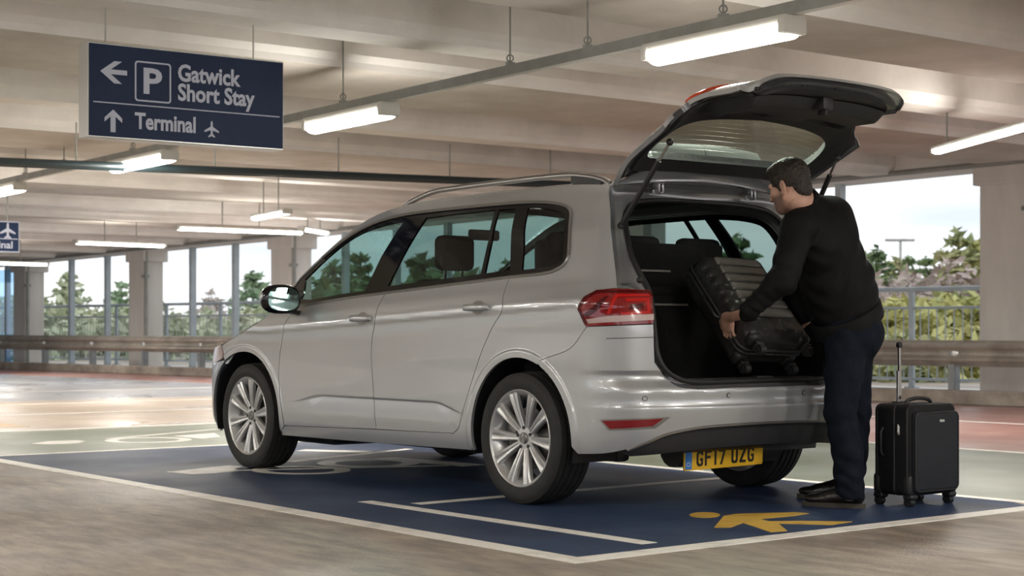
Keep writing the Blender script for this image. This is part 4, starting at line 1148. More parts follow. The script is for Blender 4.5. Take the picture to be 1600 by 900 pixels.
# sill plate with a chrome edge
mb = MB(); b_ = R2[-1]
mb.box((b_[0]+.07, 0, b_[2]+.004), (.13, .86, .02), bev=.004); sp_ = mb.build('boot_sill', M['blacktrim'], car)
mb = MB(); mb.box((b_[0]+.035, -.06, b_[2]+.016), (.05, .11, .012), bev=.003); mb.build('latch_striker', M['black'], sp_)
for sgn in (1, -1):
    mb = MB(); hx = -.445
    mb.box((hx, sgn*.33, 1.588), (.05, .012, .055), bev=.003); mb.box((hx-.012, sgn*.33+.03, 1.592), (.035, .010, .05), bev=.003); mb.tube([(hx-.01, sgn*.33-.012, 1.600), (hx-.01, sgn*.33+.05, 1.600)], .010, 10); mb.box((hx+.01, sgn*.33+.012, 1.570), (.012, .06, .022), bev=.002)
    mb.build('tailgate_hinge', M['jamb'], car)
for sgn in (1, -1):
    s_, z_ = -.70, 1.12
    mb = MB(); bp_ = np.array([-.70, .70*sgn, 1.115]); mb.bm((lambda b: (bmesh.ops.create_uvsphere(b, u_segments=12, v_segments=8, radius=.016), b)[1])(bmesh.new()), Matrix.Translation(bp_)); mb.build('rubber_buffer', M['seal'], car)

# --- boot interior
bi = MB()
zf = b_[2]-.02
fl = MB(); fl.box((-.30, 0, zf-.01), (.92, 1.06, .02)); fl.build('boot_floor', M['carpet'], car, 0)
for sgn in (1, -1):
    w = MB(); w.add([(-.76, sgn*.53, zf), (.25, sgn*.56, zf), (.25, sgn*.60, 1.10), (-.62, sgn*.60, 1.10), (-.62, sgn*.74, 1.10), (.25, sgn*.80, 1.11), (-.73, sgn*.56, .9)], [(0, 1, 2, 3, 6), (3, 2, 5, 4)])
    w.build('boot_side_trim', M['carpet'], car, 0)
    # pillar linings
    w = MB(); P1 = surf3([(-.34, 1.56), (-.34, 1.17), (-.60, 1.10), (-.52, 1.40), (-.43, 1.55)], -.05)
    w.add([(x, y*sgn, z) for x, y, z in P1], [tuple(range(5))]); w.build('pillar_lining', mat('pillar_lining', (.05, .049, .047), .85) if sgn > 0 else bpy.data.materials['pillar_lining'], car, 0)
def seat(u, v, w, zc, zt, hz, lean=.16, name='front_seat', hr=True, hw=.25):
    bm = bmesh.new(); bmesh.ops.create_cube(bm, size=1); bmesh.ops.scale(bm, vec=(.13, w, zt-zc), verts=bm.verts); bmesh.ops.bevel(bm, geom=bm.edges[:], offset=.045, segments=3, affect='EDGES', profile=.5)
    for q in bm.verts: q.co.x -= (q.co.z+(zt-zc)/2)*lean
    mb = MB(); mb.bm(bm, Matrix.Translation((u, v, (zc+zt)/2))); s_ = mb.build(name, M['fabric_seat'], car, 50)
    c = MB(); c.box((u+.26, v, zc-.06), (.52, w, .16), bev=.05); c.build('seat_cushion', M['fabric_seat'], s_, 50)
    if hr:
        ut = u-(zt-zc)*lean
        bm = bmesh.new(); bmesh.ops.create_cube(bm, size=1); bmesh.ops.scale(bm, vec=(.10, hw, hz-zt-.05), verts=bm.verts); bmesh.ops.bevel(bm, geom=bm.edges[:], offset=.04, segments=3, affect='EDGES', profile=.5)
        h = MB(); h.bm(bm, Matrix.Translation((ut-.01, v, (hz+zt+.05)/2))); h.build('headrest', M['fabric_seat'], s_, 50)
        for d in (-.06, .06):
            h = MB(); h.tube([(ut, v+d, zt-.03), (ut-.01, v+d, zt+.09)], .007, 8); h.build('headrest_post', M['chrome'], s_)
    return s_
seat(1.36, .37, .50, .56, 1.17, 1.425, name='front_seat'); seat(1.36, -.37, .50, .56, 1.17, 1.425, name='front_seat')
for v in (.46, 0, -.46): 
    s_ = seat(.20, v, .445, .52, 1.20, 1.385, lean=.14, name='rear_seat', hw=.30)
cvr = MB(); cvr.box((-.02, 0, 1.085), (.22, 1.14, .05), bev=.02); cvr.build('load_cover_cassette', M['carpet'], car)
sepn = MB(); sepn.box((.02, 0, 1.22), (.03, 1.14, .25), bev=.01); sepn.build('boot_partition', M['carpet'], car)
for z in (1.195, 1.012):
    st = MB(); st.box((-.145 if z < 1.1 else -.01, .16, z), (.012, .62, .011), bev=.002); st.build('light_strip', mat('pale_strip', (.35, .34, .30), .4) if z > 1.1 else bpy.data.materials['pale_strip'], car)
pb_ = MB(); pb_.add([(-.135, -.56, zf), (-.135, .56, zf), (-.135, .58, 1.06), (-.135, -.58, 1.06), (.02, .58, 1.10), (.02, -.58, 1.10)], [(0, 1, 2, 3), (3, 2, 4, 5)]); pb_.build('backrest_panel', M['carpet'], car, 0)
tie = MB(); tie.box((-.34, .53, .70), (.02, .012, .02), bev=.003); tie.build('lashing_eye', M['chrome'], car)
# dashboard and steering wheel
d_ = MB(); d_.box((2.25, 0, .86), (.50, 1.50, .26), bev=.06); d_.build('dashboard', M['blacktrim'], car)
d_ = MB(); d_.tube([(1.92+.05*math.sin(t)*.4, -.37+.185*math.cos(t), .98+.185*math.sin(t)) for t in np.linspace(0, 2*math.pi, 28, endpoint=False)], .016, 8, closed=True); sw = d_.build('steering_wheel', M['black'], car)
d_ = MB(); d_.tube([(2.1, -.37, .94), (1.94, -.37, .98)], .05, 12); d_.build('steering_column', M['black'], sw)
d_ = MB(); d_.box((1.46, 0, 1.45), (.03, .23, .065), bev=.015); d_.build('rear_view_mirror', M['black'], car)
# floor pan, liners and mechanical parts below
d_ = MB(); d_.box((1.40, 0, .27), (1.86, 1.60, .08), bev=.02); d_.build('floor_pan', M['black'], car)
d_ = MB(); d_.box((-.20, 0, .52), (1.0, 1.02, .12), bev=.03); d_.box((-.58, 0, .36), (.34, 1.10, .16), bev=.05); d_.box((.05, 0, .30), (.16, 1.1, .10), bev=.03); d_.build('rear_underbody', M['black'], car)
d_ = MB(); d_.box((2.9, 0, .40), (1.05, 1.0, .5), bev=.05); d_.build('engine_undertray', M['black'], car)
d_ = MB(); d_.tube([(-.50, -.42, .28), (-.50, .30, .28)], .09, 14); d_.build('exhaust', M['disc'], car)
d_ = MB(); d_.tube([(0, -.68, .30), (0, .68, .30)], .045, 10); d_.box((-.22, .55, .27), (.40, .09, .09), bev=.02); d_.box((-.22, -.55, .27), (.40, .09, .09), bev=.02); d_.build('rear_axle', M['black'], car)
for uw in WHEEL_U:
    V = []; F = []; n = 26
    for k in range(n+1):
        t = math.radians(-14)+math.radians(208)*k/n
        for v_ in (.885, .52): V.append((uw+.415*math.cos(t), v_ if v_ < .8 else .872, WZ+.42*math.sin(t)))
    for k in range(n): F.append((2*k, 2*k+1, 2*k+3, 2*k+2))
    c = len(V); V.append((uw, .52, WZ)); F += [(2*k+1, 2*k+3, c) for k in range(n)]
    mb = MB(); mb.add(V, F); lr('arch_liner', mb, M['black'], None, 60)
# dark inner skins behind the door gaps
V, F = panel_geo([(2.36, 1.0), (.14, 1.12), (.45, .75), (.55, .33), (2.36, .30)], off=-.035, rim=0, gap=0, ds=.06, dz=.04, edge=.05)
for k in (1, -1): link('door_lining', mesh_of('door_lining', [(x, y*k, z) for x, y, z in V], F), M['black'], car, 60)

# --- wheels
tyre = MB()
hw_ = .1125
prof = [(.238, -.088), (.247, -.104), (.285, -.1125), (.312, -.108), (.327, -.094)]
gx_ = [-.075, -.035, .0, .035, .075]
cur = -.088
tread = []
def trd(y): return .334-.006*(abs(y)/.09)**3
tread.append((trd(-.088)-.001, -.088))
for g in (-.058, -.019, .019, .058):
    tread += [(trd(g-.006), g-.006), (trd(g)-.008, g-.004), (trd(g)-.008, g+.004), (trd(g+.006), g+.006)]
tread.append((trd(.088)-.001, .088))
prof = prof[:4] + [(.328, -.097)] + tread + [(.328, .097), (.312, .108), (.300, .111), (.285, .1125), (.268, .111), (.247, .104), (.238, .088)]
tyre.lathe(prof, 72, 'y', closed=True)
rimb = MB(); rimb.lathe([(.236, -.098), (.244, -.100), (.246, -.095), (.232, -.085), (.222, -.06), (.205, .0), (.212, .05), (.222, .075), (.228, .088), (.238, .092), (.247, .097), (.2475, .103), (.243, .106), (.236, .103), (.231, .096), (.220, .082), (.204, .05), (.197, 0), (.215, -.06)], 72, 'y', closed=True)
spk = MB()
spk.lathe([(0, .070), (.036, .072), (.058, .071), (.066, .062), (.066, .030), (0, .030)], 40, 'y')
for i in range(10):
    an = math.radians(36*i+(1.5 if i % 2 else -1.5)+9)
    st = []
    for r, w, top, dep in ((.045, .014, .070, .03), (.07, .0165, .076, .03), (.12, .0205, .087, .028), (.17, .0255, .095, .026), (.205, .0295, .099, .024), (.234, .034, .100, .02)):
        st.append((r, w, top, dep))
    V = []
    for r, w, top, dep in st:
        for x, y in ((-w, top-dep), (-w, top-.006), (-w*.72, top), (-w*.25, top-.001), (0, top-.006), (w*.25, top-.001), (w*.72, top), (w, top-.006), (w, top-dep)):
            V.append((r*math.cos(an)-x*math.sin(an), y, r*math.sin(an)+x*math.cos(an)))
    m_ = 9; F = [(a*m_+b, a*m_+(b+1) % m_, (a+1)*m_+(b+1) % m_, (a+1)*m_+b) for a in range(len(st)-1) for b in range(m_)]
    spk.add(V, F)
rimb.add(spk.V, spk.F)
cap = MB(); cap.lathe([(0, .083), (.024, .082), (.029, .078), (.029, .070)], 28, 'y')
for poly in ([(-.015, .017), (-.010, .017), (-.001, -.001), (.001, -.001), (.010, .017), (.015, .017), (.003, -.007), (-.003, -.007)],
             [(-.019, .008), (-.015, .008), (-.009, -.010), (-.002, -.002), (.002, -.002), (.009, -.010), (.015, .008), (.019, .008), (.010, -.018), (.0, -.008), (-.010, -.018)]):
    n = len(poly); cap.add([(x, .0845, z) for x, z in poly] + [(x, .080, z) for x, z in poly], [tuple(range(n))] + [(i, (i+1) % n, n+(i+1) % n, n+i) for i in range(n)])
cap.lathe([(.023, .0840), (.026, .0840), (.026, .081), (.023, .081)], 32, 'y', closed=True)
disc = MB(); disc.lathe([(.05, .03), (.06, .035), (.155, .035), (.155, .015), (.05, .015)], 40, 'y')
bolt = MB()
tyre_me = rim_me = None
def wheel(u, side, spin):
    w = empty('wheel', (0, 0, 0)); w.parent = car; w.location = (u, side*.775, WZ); w.rotation_euler = (0, spin, 0 if side > 0 else math.pi)
    global tyre_me
    if tyre_me is None:
        w0 = [tyre.build('tyre', M['rubber'], w, 28), rimb.build('alloy_rim', M['alloy'], w, 32), cap.build('centre_cap', M['satin'], w, 30), disc.build('brake_disc', M['disc'], w, 30)]
        for i in range(5):
            b = MB(); an = math.radians(72*i+20); b.tube([(.052*math.cos(an), .060, .052*math.sin(an)), (.052*math.cos(an), .0755, .052*math.sin(an))], .0095, 10); w0.append(b.build('wheel_bolt', M['seal'], w))
        cal = MB(); cal.box((.13, .02, .03), (.07, .06, .13), bev=.015); w0.append(cal.build('brake_caliper', M['disc'], w))
        tyre_me = w0
    else:
        for q in tyre_me:
            c = q.copy(); C.objects.link(c); c.parent = w
    return w
for u, sd, spn in ((0, 1, .1), (WHEEL_U[1], 1, .35), (0, -1, .6), (WHEEL_U[1], -1, .2)): wheel(u, sd, spn)

# --- number plate hanging below the valance
pc = [pix(1063, 703.5, 8.17), pix(1200, 690, 8.50), pix(1195, 724, 8.50), pix(1059.5, 735, 8.17)]
Rw = Matrix.Translation((CO[0], CO[1], 0)) @ Matrix.Rotation(RZ, 4, 'Z'); Ri = Rw.inverted()
ql = [Ri @ p for p in pc]
PX = ((ql[1]+ql[2])/2-(ql[0]+ql[3])/2); PW = .52; PX.normalize(); PYv = (ql[0]-ql[3]); PYv = (PYv-PX*PYv.dot(PX)).normalized(); PN = PX.cross(PYv)
pcen = sum(ql, Vector())/4; PH = .111
Mp = Matrix((PX, PYv, PN)).transposed().to_4x4(); Mp.translation = pcen
mb = MB(); mb.prism(rrect(-PW/2, -PH/2, PW/2, PH/2, .008), -.005, .004, Mp); npl = mb.build('number_plate', M['plate'], car, 0)
mb = MB(); mb.prism(rrect(-PW/2+.006, -PH/2+.006, -PW/2+.048, PH/2-.006, .003), .004, .0048, Mp); mb.build('blue_band', M['plateblue'], npl, 0)
mb = MB()
mb.lathe([(.009, .0), (.012, .0), (.012, .001), (.009, .001)], 16, 'z', closed=True); mb.xf(Mp @ Matrix.Translation((-PW/2+.027, -.025, .0047))); mb.build('band_symbol', M['signwhite'], npl, 0)
def plate_char(ch, x, w=.043, h=.076, t=.013):
    T = t
    def bar(x0, y0, x1, y1): return [(x0, y0), (x1, y0), (x1, y1), (x0, y1)]
    P = []
    if ch == 'G': P = [bar(0, .012, T, h-.012), bar(.010, 0, w-.006, T), bar(.010, h-T, w-.002, h), bar(w-T, 0.006, w, h*.5), bar(w*.52, h*.5-T+.002, w, h*.5+.002), bar(.004, .004, .016, .02), bar(.004, h-.02, .016, h-.004), bar(w-T, h-.022, w, h-.006)]
    if ch == 'F': P = [bar(0, 0, T, h), bar(0, h-T, w, h), bar(0, h*.46, w*.86, h*.46+T)]
    if ch == '1': P = [bar(w*.38, 0, w*.38+T, h)]
    if ch == '7': P = [bar(0, h-T, w, h), [(w-T-.001, h-T), (w, h-T), (w*.52, 0), (w*.52-T*1.05, 0)]]
    if ch == 'U': P = [bar(0, .010, T, h), bar(w-T, .010, w, h), bar(.008, 0, w-.008, T), bar(.003, .004, .016, .018), bar(w-.016, .004, w-.003, .018)]
    if ch == 'Z': P = [bar(0, h-T, w, h), bar(0, 0, w, T), [(w-T*1.3, h-T), (w, h-T), (T*1.3, T), (0, T)]]
    mb = MB()
    for k, p in enumerate(P): mb.prism([(a+x, b-h/2) for a, b in p], .004, .0049+.00003*k, Mp)
    mb.build('plate_character', M['platetext'], npl, 0)
x = -PW/2+.078
for ch in 'GF17 UZG':
    if ch == ' ': x += .030; continue
    plate_char(ch, x - (.008 if ch == '1' else 0)); x += .0365 if ch == '1' else .0545
for fx in (-.10, .16):
    mb = MB(); a = Mp @ Vector((fx, PH/2-.004, -.006)); mb.tube([a, a+Vector((.02, 0, .07))], .006, 6); mb.build('plate_bracket', M['black'], npl)

# --- tailgate, built shut and swung up about its hinge
HU, HZ_ = -.41, 1.594; TG = math.radians(-90.5)
def swing(p):
    u, v, z = p; a, b = u-HU, z-HZ_; v = v*(1-.12*min(1, -b*2)) + .10*min(1, -b*1.3) if b < 0 else v; return (HU+a*math.cos(TG)-b*math.sin(TG), v, HZ_+a*math.sin(TG)+b*math.cos(TG))
tgo = [(CEN, 1.615), (-1.0, 1.612), (-.6, 1.60), (-.445, 1.565)] + dpil[4:] + [(-.70, 1.07), (-.80, 1.064), (-.832, 1.04), (-.842, .90), (-.842, .725)] + [(s, z+.006) for s, z in lip[1:]]
gl_o = sp([(CEN, 1.53), (-1.1, 1.525), (-.80, 1.50), (-.695, 1.455), (-.70, 1.35), (-.745, 1.22), (-.80, 1.165), (-.90, 1.14), (-1.2, 1.132), (CEN, 1.13)], 3)
tg = panel('tailgate', tgo, M['silver'], both=False, sym=True, holes=[gl_o], gap=.003, rim=.022, post=swing, dz=.02, ds=.03)[0]
# inner frame: painted return, then dark trim with its own window cut-out
inn_o = shrink(tgo[:], .02)
inn_o = [(min(max(s, CEN), -.40), z) for s, z in inn_o]; 
gl_i = sp([(CEN, 1.495), (-1.1, 1.49), (-.84, 1.465), (-.745, 1.42), (-.75, 1.33), (-.80, 1.23), (-.86, 1.185), (-.95, 1.165), (-1.2, 1.15), (CEN, 1.135)], 3)
def inset_poly(poly, k):   # pull towards the middle except along the centre line
    return [(CEN if abs(s-CEN) < 1e-6 else s-k*(1 if s > CEN else 0), z) for s, z in poly]
tr1 = [(CEN, 1.60), (-1.0, 1.597), (-.66, 1.583), (-.515, 1.54), (-.585, 1.42), (-.65, 1.22), (-.70, 1.09), (-.80, 1.045), (-.875, .98), (-.885, .75), (-.97, .645), (-1.07, .625), (-1.25, .618), (CEN, .616)]
V, F = panel_geo(tr1, holes=[gl_i], off=-.035, rim=-.03, gap=0, sym=True, post=swing, dz=.025, ds=.035)
fr_ = link('tailgate_frame', mesh_of('tailgate_frame', V, F), M['frameshade'], tg, 60)
tr2 = [(CEN, 1.575), (-1.0, 1.572), (-.72, 1.555), (-.60, 1.505), (-.66, 1.40), (-.715, 1.22), (-.77, 1.09), (-.86, 1.02), (-.915, .95), (-.915, .76), (-.985, .668), (-1.09, .642), (-1.25, .634), (CEN, .632)]
def trim_off(s, z):
    return 0
P, T, bd = patch2d(tr2, [gl_i], .03, .02, .015)
dpt = .050 + .075*sstep(1.12, .98, P[:, 1])*sstep(-.93, -1.0, P[:, 0])*sstep(.66, .74, P[:, 1])
dpt = dpt - .05*sstep(.93, .955, P[:, 1])*sstep(1.075, 1.05, P[:, 1])*(sstep(-1.02, -1.05, P[:, 0])*sstep(-1.36, -1.33, P[:, 0])) 
X, N = surf_n(P[:, 0], P[:, 1], 0.0); X = X - N*dpt[:, None]
V = [tuple(p) for p in X]; F = [tuple(t) for t in T]
fn = np.cross(X[T[:, 1]]-X[T[:, 0]], X[T[:, 2]]-X[T[:, 0]]); flip = (fn*N[T[:, 0]]).sum() > 0
if flip: F = [f[::-1] for f in F]
ix = {}
for a, b in bd:
    for k in (a, b):
        if k not in ix: ix[k] = len(V); V.append(tuple(X[k])); V.append(tuple(X[k]+N[k]*.035))
for a, b in bd: F.append((ix[b], ix[a], ix[a]+1, ix[b]+1))
k0 = len(V); V += [(x, -y, z) for x, y, z in V]; F += [tuple(i+k0 for i in f[::-1]) for f in F]
V = [swing(v) for v in V]
trm = link('tailgate_trim', mesh_of('tailgate_trim', V, F), M['blacktrim'], tg, 40)
V, F = panel_geo(shrink(gl_o, -.012) if False else [(CEN, 1.545), (-1.1, 1.54), (-.77, 1.512), (-.675, 1.46), (-.68, 1.34), (-.725, 1.21), (-.79, 1.15), (-.90, 1.123), (-1.2, 1.116), (CEN, 1.114)], off=-.006, rim=.004, gap=0, sym=True, post=swing, ds=.06, dz=.05, edge=.04)
link('rear_window', mesh_of('rear_window', V, F), M['glassr'], tg, 60)
V, F = panel_geo([(CEN, 1.545), (-1.1, 1.54), (-.77, 1.512), (-.675, 1.46), (-.68, 1.34), (-.725, 1.21), (-.79, 1.15), (-.90, 1.123), (-1.2, 1.116), (CEN, 1.114)], holes=[gl_i], off=-.014, rim=.004, gap=0, sym=True, post=swing)
link('window_border', mesh_of('window_border', V, F), M['black'], tg, 60)
# heating wires on the glass
for k in range(9):
    z = 1.17+.035*k; q = [(s, z) for s in np.linspace(-.80, CEN, 14)]; E = [swing(p) for p in surf3(q, -.012)]; E2 = [(x, -y, z_) for x, y, z_ in E[::-1][1:]]
    mb = MB(); mb.tube(E+E2, .0008, 4); mb.build('heating_wire', M['satin'], tg)
# painted return between the roof edge and the raised panel
hv = np.linspace(-.60, .60, 25); V = []; F = []
r1 = np.array(R1[:18]); r1 = r1[np.argsort(r1[:, 1])]
for v in hv:
    a = np.array([np.interp(abs(v), r1[:, 1], r1[:, 0])+.012, v, np.interp(abs(v), r1[:, 1], r1[:, 2])+.004])
    ss = np.linspace(CEN, -.445, 60); Pq = surf(ss, np.full(60, 1.566)); s_ = float(np.interp(abs(v), Pq[:, 1], ss)); X, N = surf_n(np.array([s_]), np.array([1.566]), -.042)
    b = np.array(swing((X[0, 0], math.copysign(X[0, 1], v), X[0, 2])))
    for k in range(6):
        t = k/5; q = a+(b-a)*t; V.append((q[0]+.020*math.sin(math.pi*t), q[1], q[2]))
for i in range(24):
    for k in range(5): F.append((i*6+k, i*6+k+1, i*6+7+k, i*6+6+k))
mb = MB(); mb.add(V, F); mb.build('hinge_flange', M['jamb'], tg, 60)
# lamp segments on the tailgate, latch, switch, badge plate, spoiler and struts
tls = [(-.848, 1.05), (-1.10, 1.04), (-1.13, 1.0), (-1.06, .915), (-.848, .905)]
V, F = panel_geo(tls, off=.013, rim=.012, gap=0)
for k in (1, -1): link('tailgate_lamp', mesh_of('tailgate_lamp', [swing((x, y*k, z)) for x, y, z in V], [f if k > 0 else f[::-1] for f in F]), M['orangelens'], tg, 60)
def tgp(v, z, off):
    s = CEN
    ss = np.linspace(CEN, -.5, 80); Pq = surf(ss, np.full(80, z)); s = np.interp(v, Pq[:, 1], ss); X, N = surf_n(np.array([s]), np.array([z]), off); return Vector(swing(X[0])), Vector(swing(X[0]+N[0]*.1))-Vector(swing(X[0]))
c, nv = tgp(-.05, .69, -.095); nv.normalize()
Rz = nv.to_track_quat('-Z', 'Y').to_matrix()
mb = MB(); mb.box(c, (.07, .075, .06), bev=.006, R=Rz); mb.box(c-nv*.035, (.012, .05, .04), bev=.003, R=Rz); mb.build('tailgate_latch', M['black'], tg)
c, nv = tgp(-.26, .685, -.062); Rz = nv.normalized().to_track_quat('-Z', 'Y').to_matrix(); mb = MB(); mb.box(c, (.10, .045, .012), bev=.003, R=Rz); mb.build('close_button_panel', M['black'], tg)
c, nv = tgp(.16, .985, -.088); mb = MB(); mb.box(c, (.05, .02, .012), bev=.003); mb.build('warning_reflector', M['refl'], tg)
for v in (.60, .25, -.25, -.56):
    c, nv = tgp(v, .632, -.030); mb = MB(); mb.bm((lambda b: (bmesh.ops.create_uvsphere(b, u_segments=10, v_segments=6, radius=.011), b)[1])(bmesh.new()), Matrix.Translation(c)); mb.build('rubber_stop', M['seal'], tg)
V = []; F = []
sps = np.linspace(-.80, CEN, 20)
for s in sps:
    a = surf3([(s, 1.60)], .004)[0]; b = surf3([(s, 1.555)], .004)[0]
    V += [swing(a), swing((a[0]-.10, a[1]*.98, a[2]+.005)), swing((a[0]-.13, a[1]*.97, a[2]-.012)), swing((a[0]-.10, a[1]*.975, a[2]-.03)), swing(b)]
for i in range(len(sps)-1):
    for k in range(4): F.append((i*5+k, i*5+k+1, i*5+5+k+1, i*5+5+k))
F.append((0, 1, 2, 3, 4))
k0 = len(V); V += [(x, -y, z) for x, y, z in V]; F += [tuple(i+k0 for i in f[::-1]) for f in F]
mb = MB(); mb.add(V, F); mb.build('roof_spoiler', M['silver'], tg, 40)
c, nv = tgp(.0, .78, .004); mb = MB(); mb.lathe([(0, .0), (.055, .0), (.058, .006), (.05, .014), (0, .016)], 30); mb.xf(Matrix.Translation(c) @ nv.to_track_quat('Z', 'Y').to_matrix().to_4x4()); mb.build('round_badge', M['chrome'], tg)
for sgn in (1, -1):
    a = Vector((-.515, .655*sgn, 1.385)); b = Vector(swing((-.575, .66*sgn, 1.15))); d = (b-a)
    mb = MB(); mb.tube([a, a+d*.78], .0135, 10); st = mb.build('gas_strut', M['black'], car)
    mb = MB(); mb.tube([a+d*.76, b], .0065, 8); mb.build('strut_rod', M['satin'], st)
    for e in (a, b):
        mb = MB(); mb.bm((lambda q: (bmesh.ops.create_uvsphere(q, u_segments=10, v_segments=6, radius=.018), q)[1])(bmesh.new()), Matrix.Translation(e)); mb.build('ball_joint', M['black'], st)
# ------------------------------------------------------------------ smooth solids from blended round cones
class Sdf:
    def __init__(self, lo, hi, h):
        self.h = h; self.lo = np.array(lo, float); n = np.ceil((np.array(hi)-self.lo)/h).astype(int)+1
        ax = [self.lo[i]+np.arange(n[i])*h for i in range(3)]
        self.X, self.Y, self.Z = np.meshgrid(*ax, indexing='ij'); self.f = np.full(self.X.shape, 9.0)
    def _P(self): return self.X, self.Y, self.Z
    def cone(self, a, b, ra, rb, flat=None):
        a = np.array(a, float); b = np.array(b, float); d = b-a; L2 = d@d+1e-12
        px, py, pz = self.X-a[0], self.Y-a[1], self.Z-a[2]
        t = np.clip((px*d[0]+py*d[1]+pz*d[2])/L2, 0, 1)
        qx, qy, qz = px-t*d[0], py-t*d[1], pz-t*d[2]
        if flat is not None:      # (axis, factor): squeeze along an axis
            ax, k = flat; ax = np.array(ax, float); ax /= np.linalg.norm(ax)
            c = qx*ax[0]+qy*ax[1]+qz*ax[2]
            e = (1/k-1); r2 = qx**2+qy**2+qz**2-c**2+(c/k)**2
            return (np.sqrt(r2)-(ra+(rb-ra)*t))*min(1, k**.5)
        return np.sqrt(qx**2+qy**2+qz**2)-(ra+(rb-ra)*t)
    def ell(self, c, r, axes=None):
        c = np.array(c, float); p = np.stack([self.X-c[0], self.Y-c[1], self.Z-c[2]], -1)
        if axes is not None: p = p @ np.array(axes, float).T
        q = p/np.array(r, float); k0 = np.linalg.norm(q, axis=-1); k1 = np.linalg.norm(q/np.array(r, float), axis=-1)+1e-9
        return k0*(k0-1)/k1
    def add(self, d, k=.03):
        if k <= 0: self.f = np.minimum(self.f, d); return self
        h = np.clip(.5+.5*(d-self.f)/k, 0, 1); self.f = d*(1-h)+self.f*h-k*h*(1-h); return self
    def cut(self, d, k=.01):
        h = np.clip(.5-.5*(self.f+d)/k, 0, 1) if k > 0 else None
        if k <= 0: self.f = np.maximum(self.f, -d)
        else: self.f = self.f*(1-h)-d*h+k*h*(1-h)
        return self
    def wob(self, g): self.f = self.f+g(self.X, self.Y, self.Z); return self
    def mesh(self):
        f = self.f; ins = f < 0; n = f.shape
        acc = np.zeros((n[0]-1, n[1]-1, n[2]-1, 3)); cnt = np.zeros((n[0]-1, n[1]-1, n[2]-1))
        corners = [(i, j, k) for i in (0, 1) for j in (0, 1) for k in (0, 1)]
        sl = lambda c: tuple(slice(c[i], n[i]-1+c[i]) for i in range(3))
        for a in corners:
            for ax in range(3):
                if a[ax]: continue
                b = list(a); b[ax] = 1; fa, fb = f[sl(a)], f[sl(b)]
                m = (fa < 0) != (fb < 0); t = np.where(m, fa/(fa-fb+1e-20), 0)
                for q in range(3): acc[..., q] += np.where(m, a[q]+(t if q == ax else 0), 0)
                cnt += m
        cell = cnt > 0; idx = -np.ones(cell.shape, int); idx[cell] = np.arange(cell.sum())
        ijk = np.argwhere(cell); V = (ijk+acc[cell]/cnt[cell][:, None])*self.h+self.lo
        F = []
        for ax in range(3):
            o = [i for i in range(3) if i != ax]
            a = [slice(None)]*3; b = [slice(None)]*3; a[ax] = slice(0, -1); b[ax] = slice(1, None)
            ia, ib = ins[tuple(a)], ins[tuple(b)]
            for sign, m in ((1, ia & ~ib), (-1, ~ia & ib)):
                e = np.argwhere(m); e = e[(e[:, o[0]] > 0) & (e[:, o[1]] > 0) & (e[:, o[0]] < cell.shape[o[0]]) & (e[:, o[1]] < cell.shape[o[1]])]
                q = []
                for d0, d1 in ((0, 0), (1, 0), (1, 1), (0, 1)):
                    g = e.copy(); g[:, o[0]] -= d0; g[:, o[1]] -= d1; q.append(idx[g[:, 0], g[:, 1], g[:, 2]])
                q = np.stack(q, 1); q = q[(q >= 0).all(1)]
                flip = (sign > 0) == (ax == 1)
                F.append(q[:, ::-1] if flip else q)
        return V, np.concatenate(F)
    def build(self, name, m, parent=None, origin=(0, 0, 0), relax=1):
        V, F = self.mesh(); V = V-np.array(origin)
        me = mesh_of(name, V, F)
        bm = bmesh.new(); bm.from_mesh(me)
        for _ in range(relax): bmesh.ops.smooth_vert(bm, verts=bm.verts, factor=.5, use_axis_x=True, use_axis_y=True, use_axis_z=True)
        bmesh.ops.recalc_face_normals(bm, faces=bm.faces); bm.to_mesh(me); bm.free()
        return link(name, me, m, parent, 180)

# ------------------------------------------------------------------ large hard-shell suitcase, tipped into the boot
al = math.radians(47)
uW = np.array([CU[0], CU[1], 0]); rW = -CL; up = np.array([0, 0, 1.0])
cL = uW*math.cos(al)+up*math.sin(al)          # towards the top of the case
cN = -uW*math.sin(al)+up*math.cos(al)         # out of the ribbed face
cWd = rW*.995+np.array([0, 0, .0])            # across the case
rot = Matrix.Rotation(math.radians(-3.0), 3, Vector(cN)); cL = np.array(rot @ Vector(cL)); cWd = np.array(rot @ Vector(cWd))
CLn, CWd, CT = .60, .44, .25
corner = np.array(pix(1178, 522, 8.20))       # lower left corner of the ribbed face
ccen = corner+cL*CLn/2+cWd*CWd/2-cN*CT/2
Mc = Matrix(((cWd[0], cL[0], cN[0], ccen[0]), (cWd[1], cL[1], cN[1], ccen[1]), (cWd[2], cL[2], cN[2], ccen[2]), (0, 0, 0, 1)))
sc_ = empty('suitcase', ccen); tag(sc_, 'large black ribbed hard-shell suitcase being lifted into the car boot', 'suitcase')
sc_.rotation_euler = Mc.to_euler()
def rbox(mb, c, s, r, segs=4):
    bm = bmesh.new(); bmesh.ops.create_cube(bm, size=1); bmesh.ops.scale(bm, vec=s, verts=bm.verts); bmesh.ops.bevel(bm, geom=bm.edges[:], offset=r, segments=segs, affect='EDGES', profile=.5); mb.bm(bm, Matrix.Translation(c)); return mb
# local axes: x across, y towards the top, z out of the ribbed face
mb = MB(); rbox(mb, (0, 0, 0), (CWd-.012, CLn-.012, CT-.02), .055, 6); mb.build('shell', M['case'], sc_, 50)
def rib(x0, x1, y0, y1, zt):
    b = MB(); rbox(b, ((x0+x1)/2, (y0+y1)/2, zt-.006), (x1-x0, y1-y0, .030), .010, 3); return b
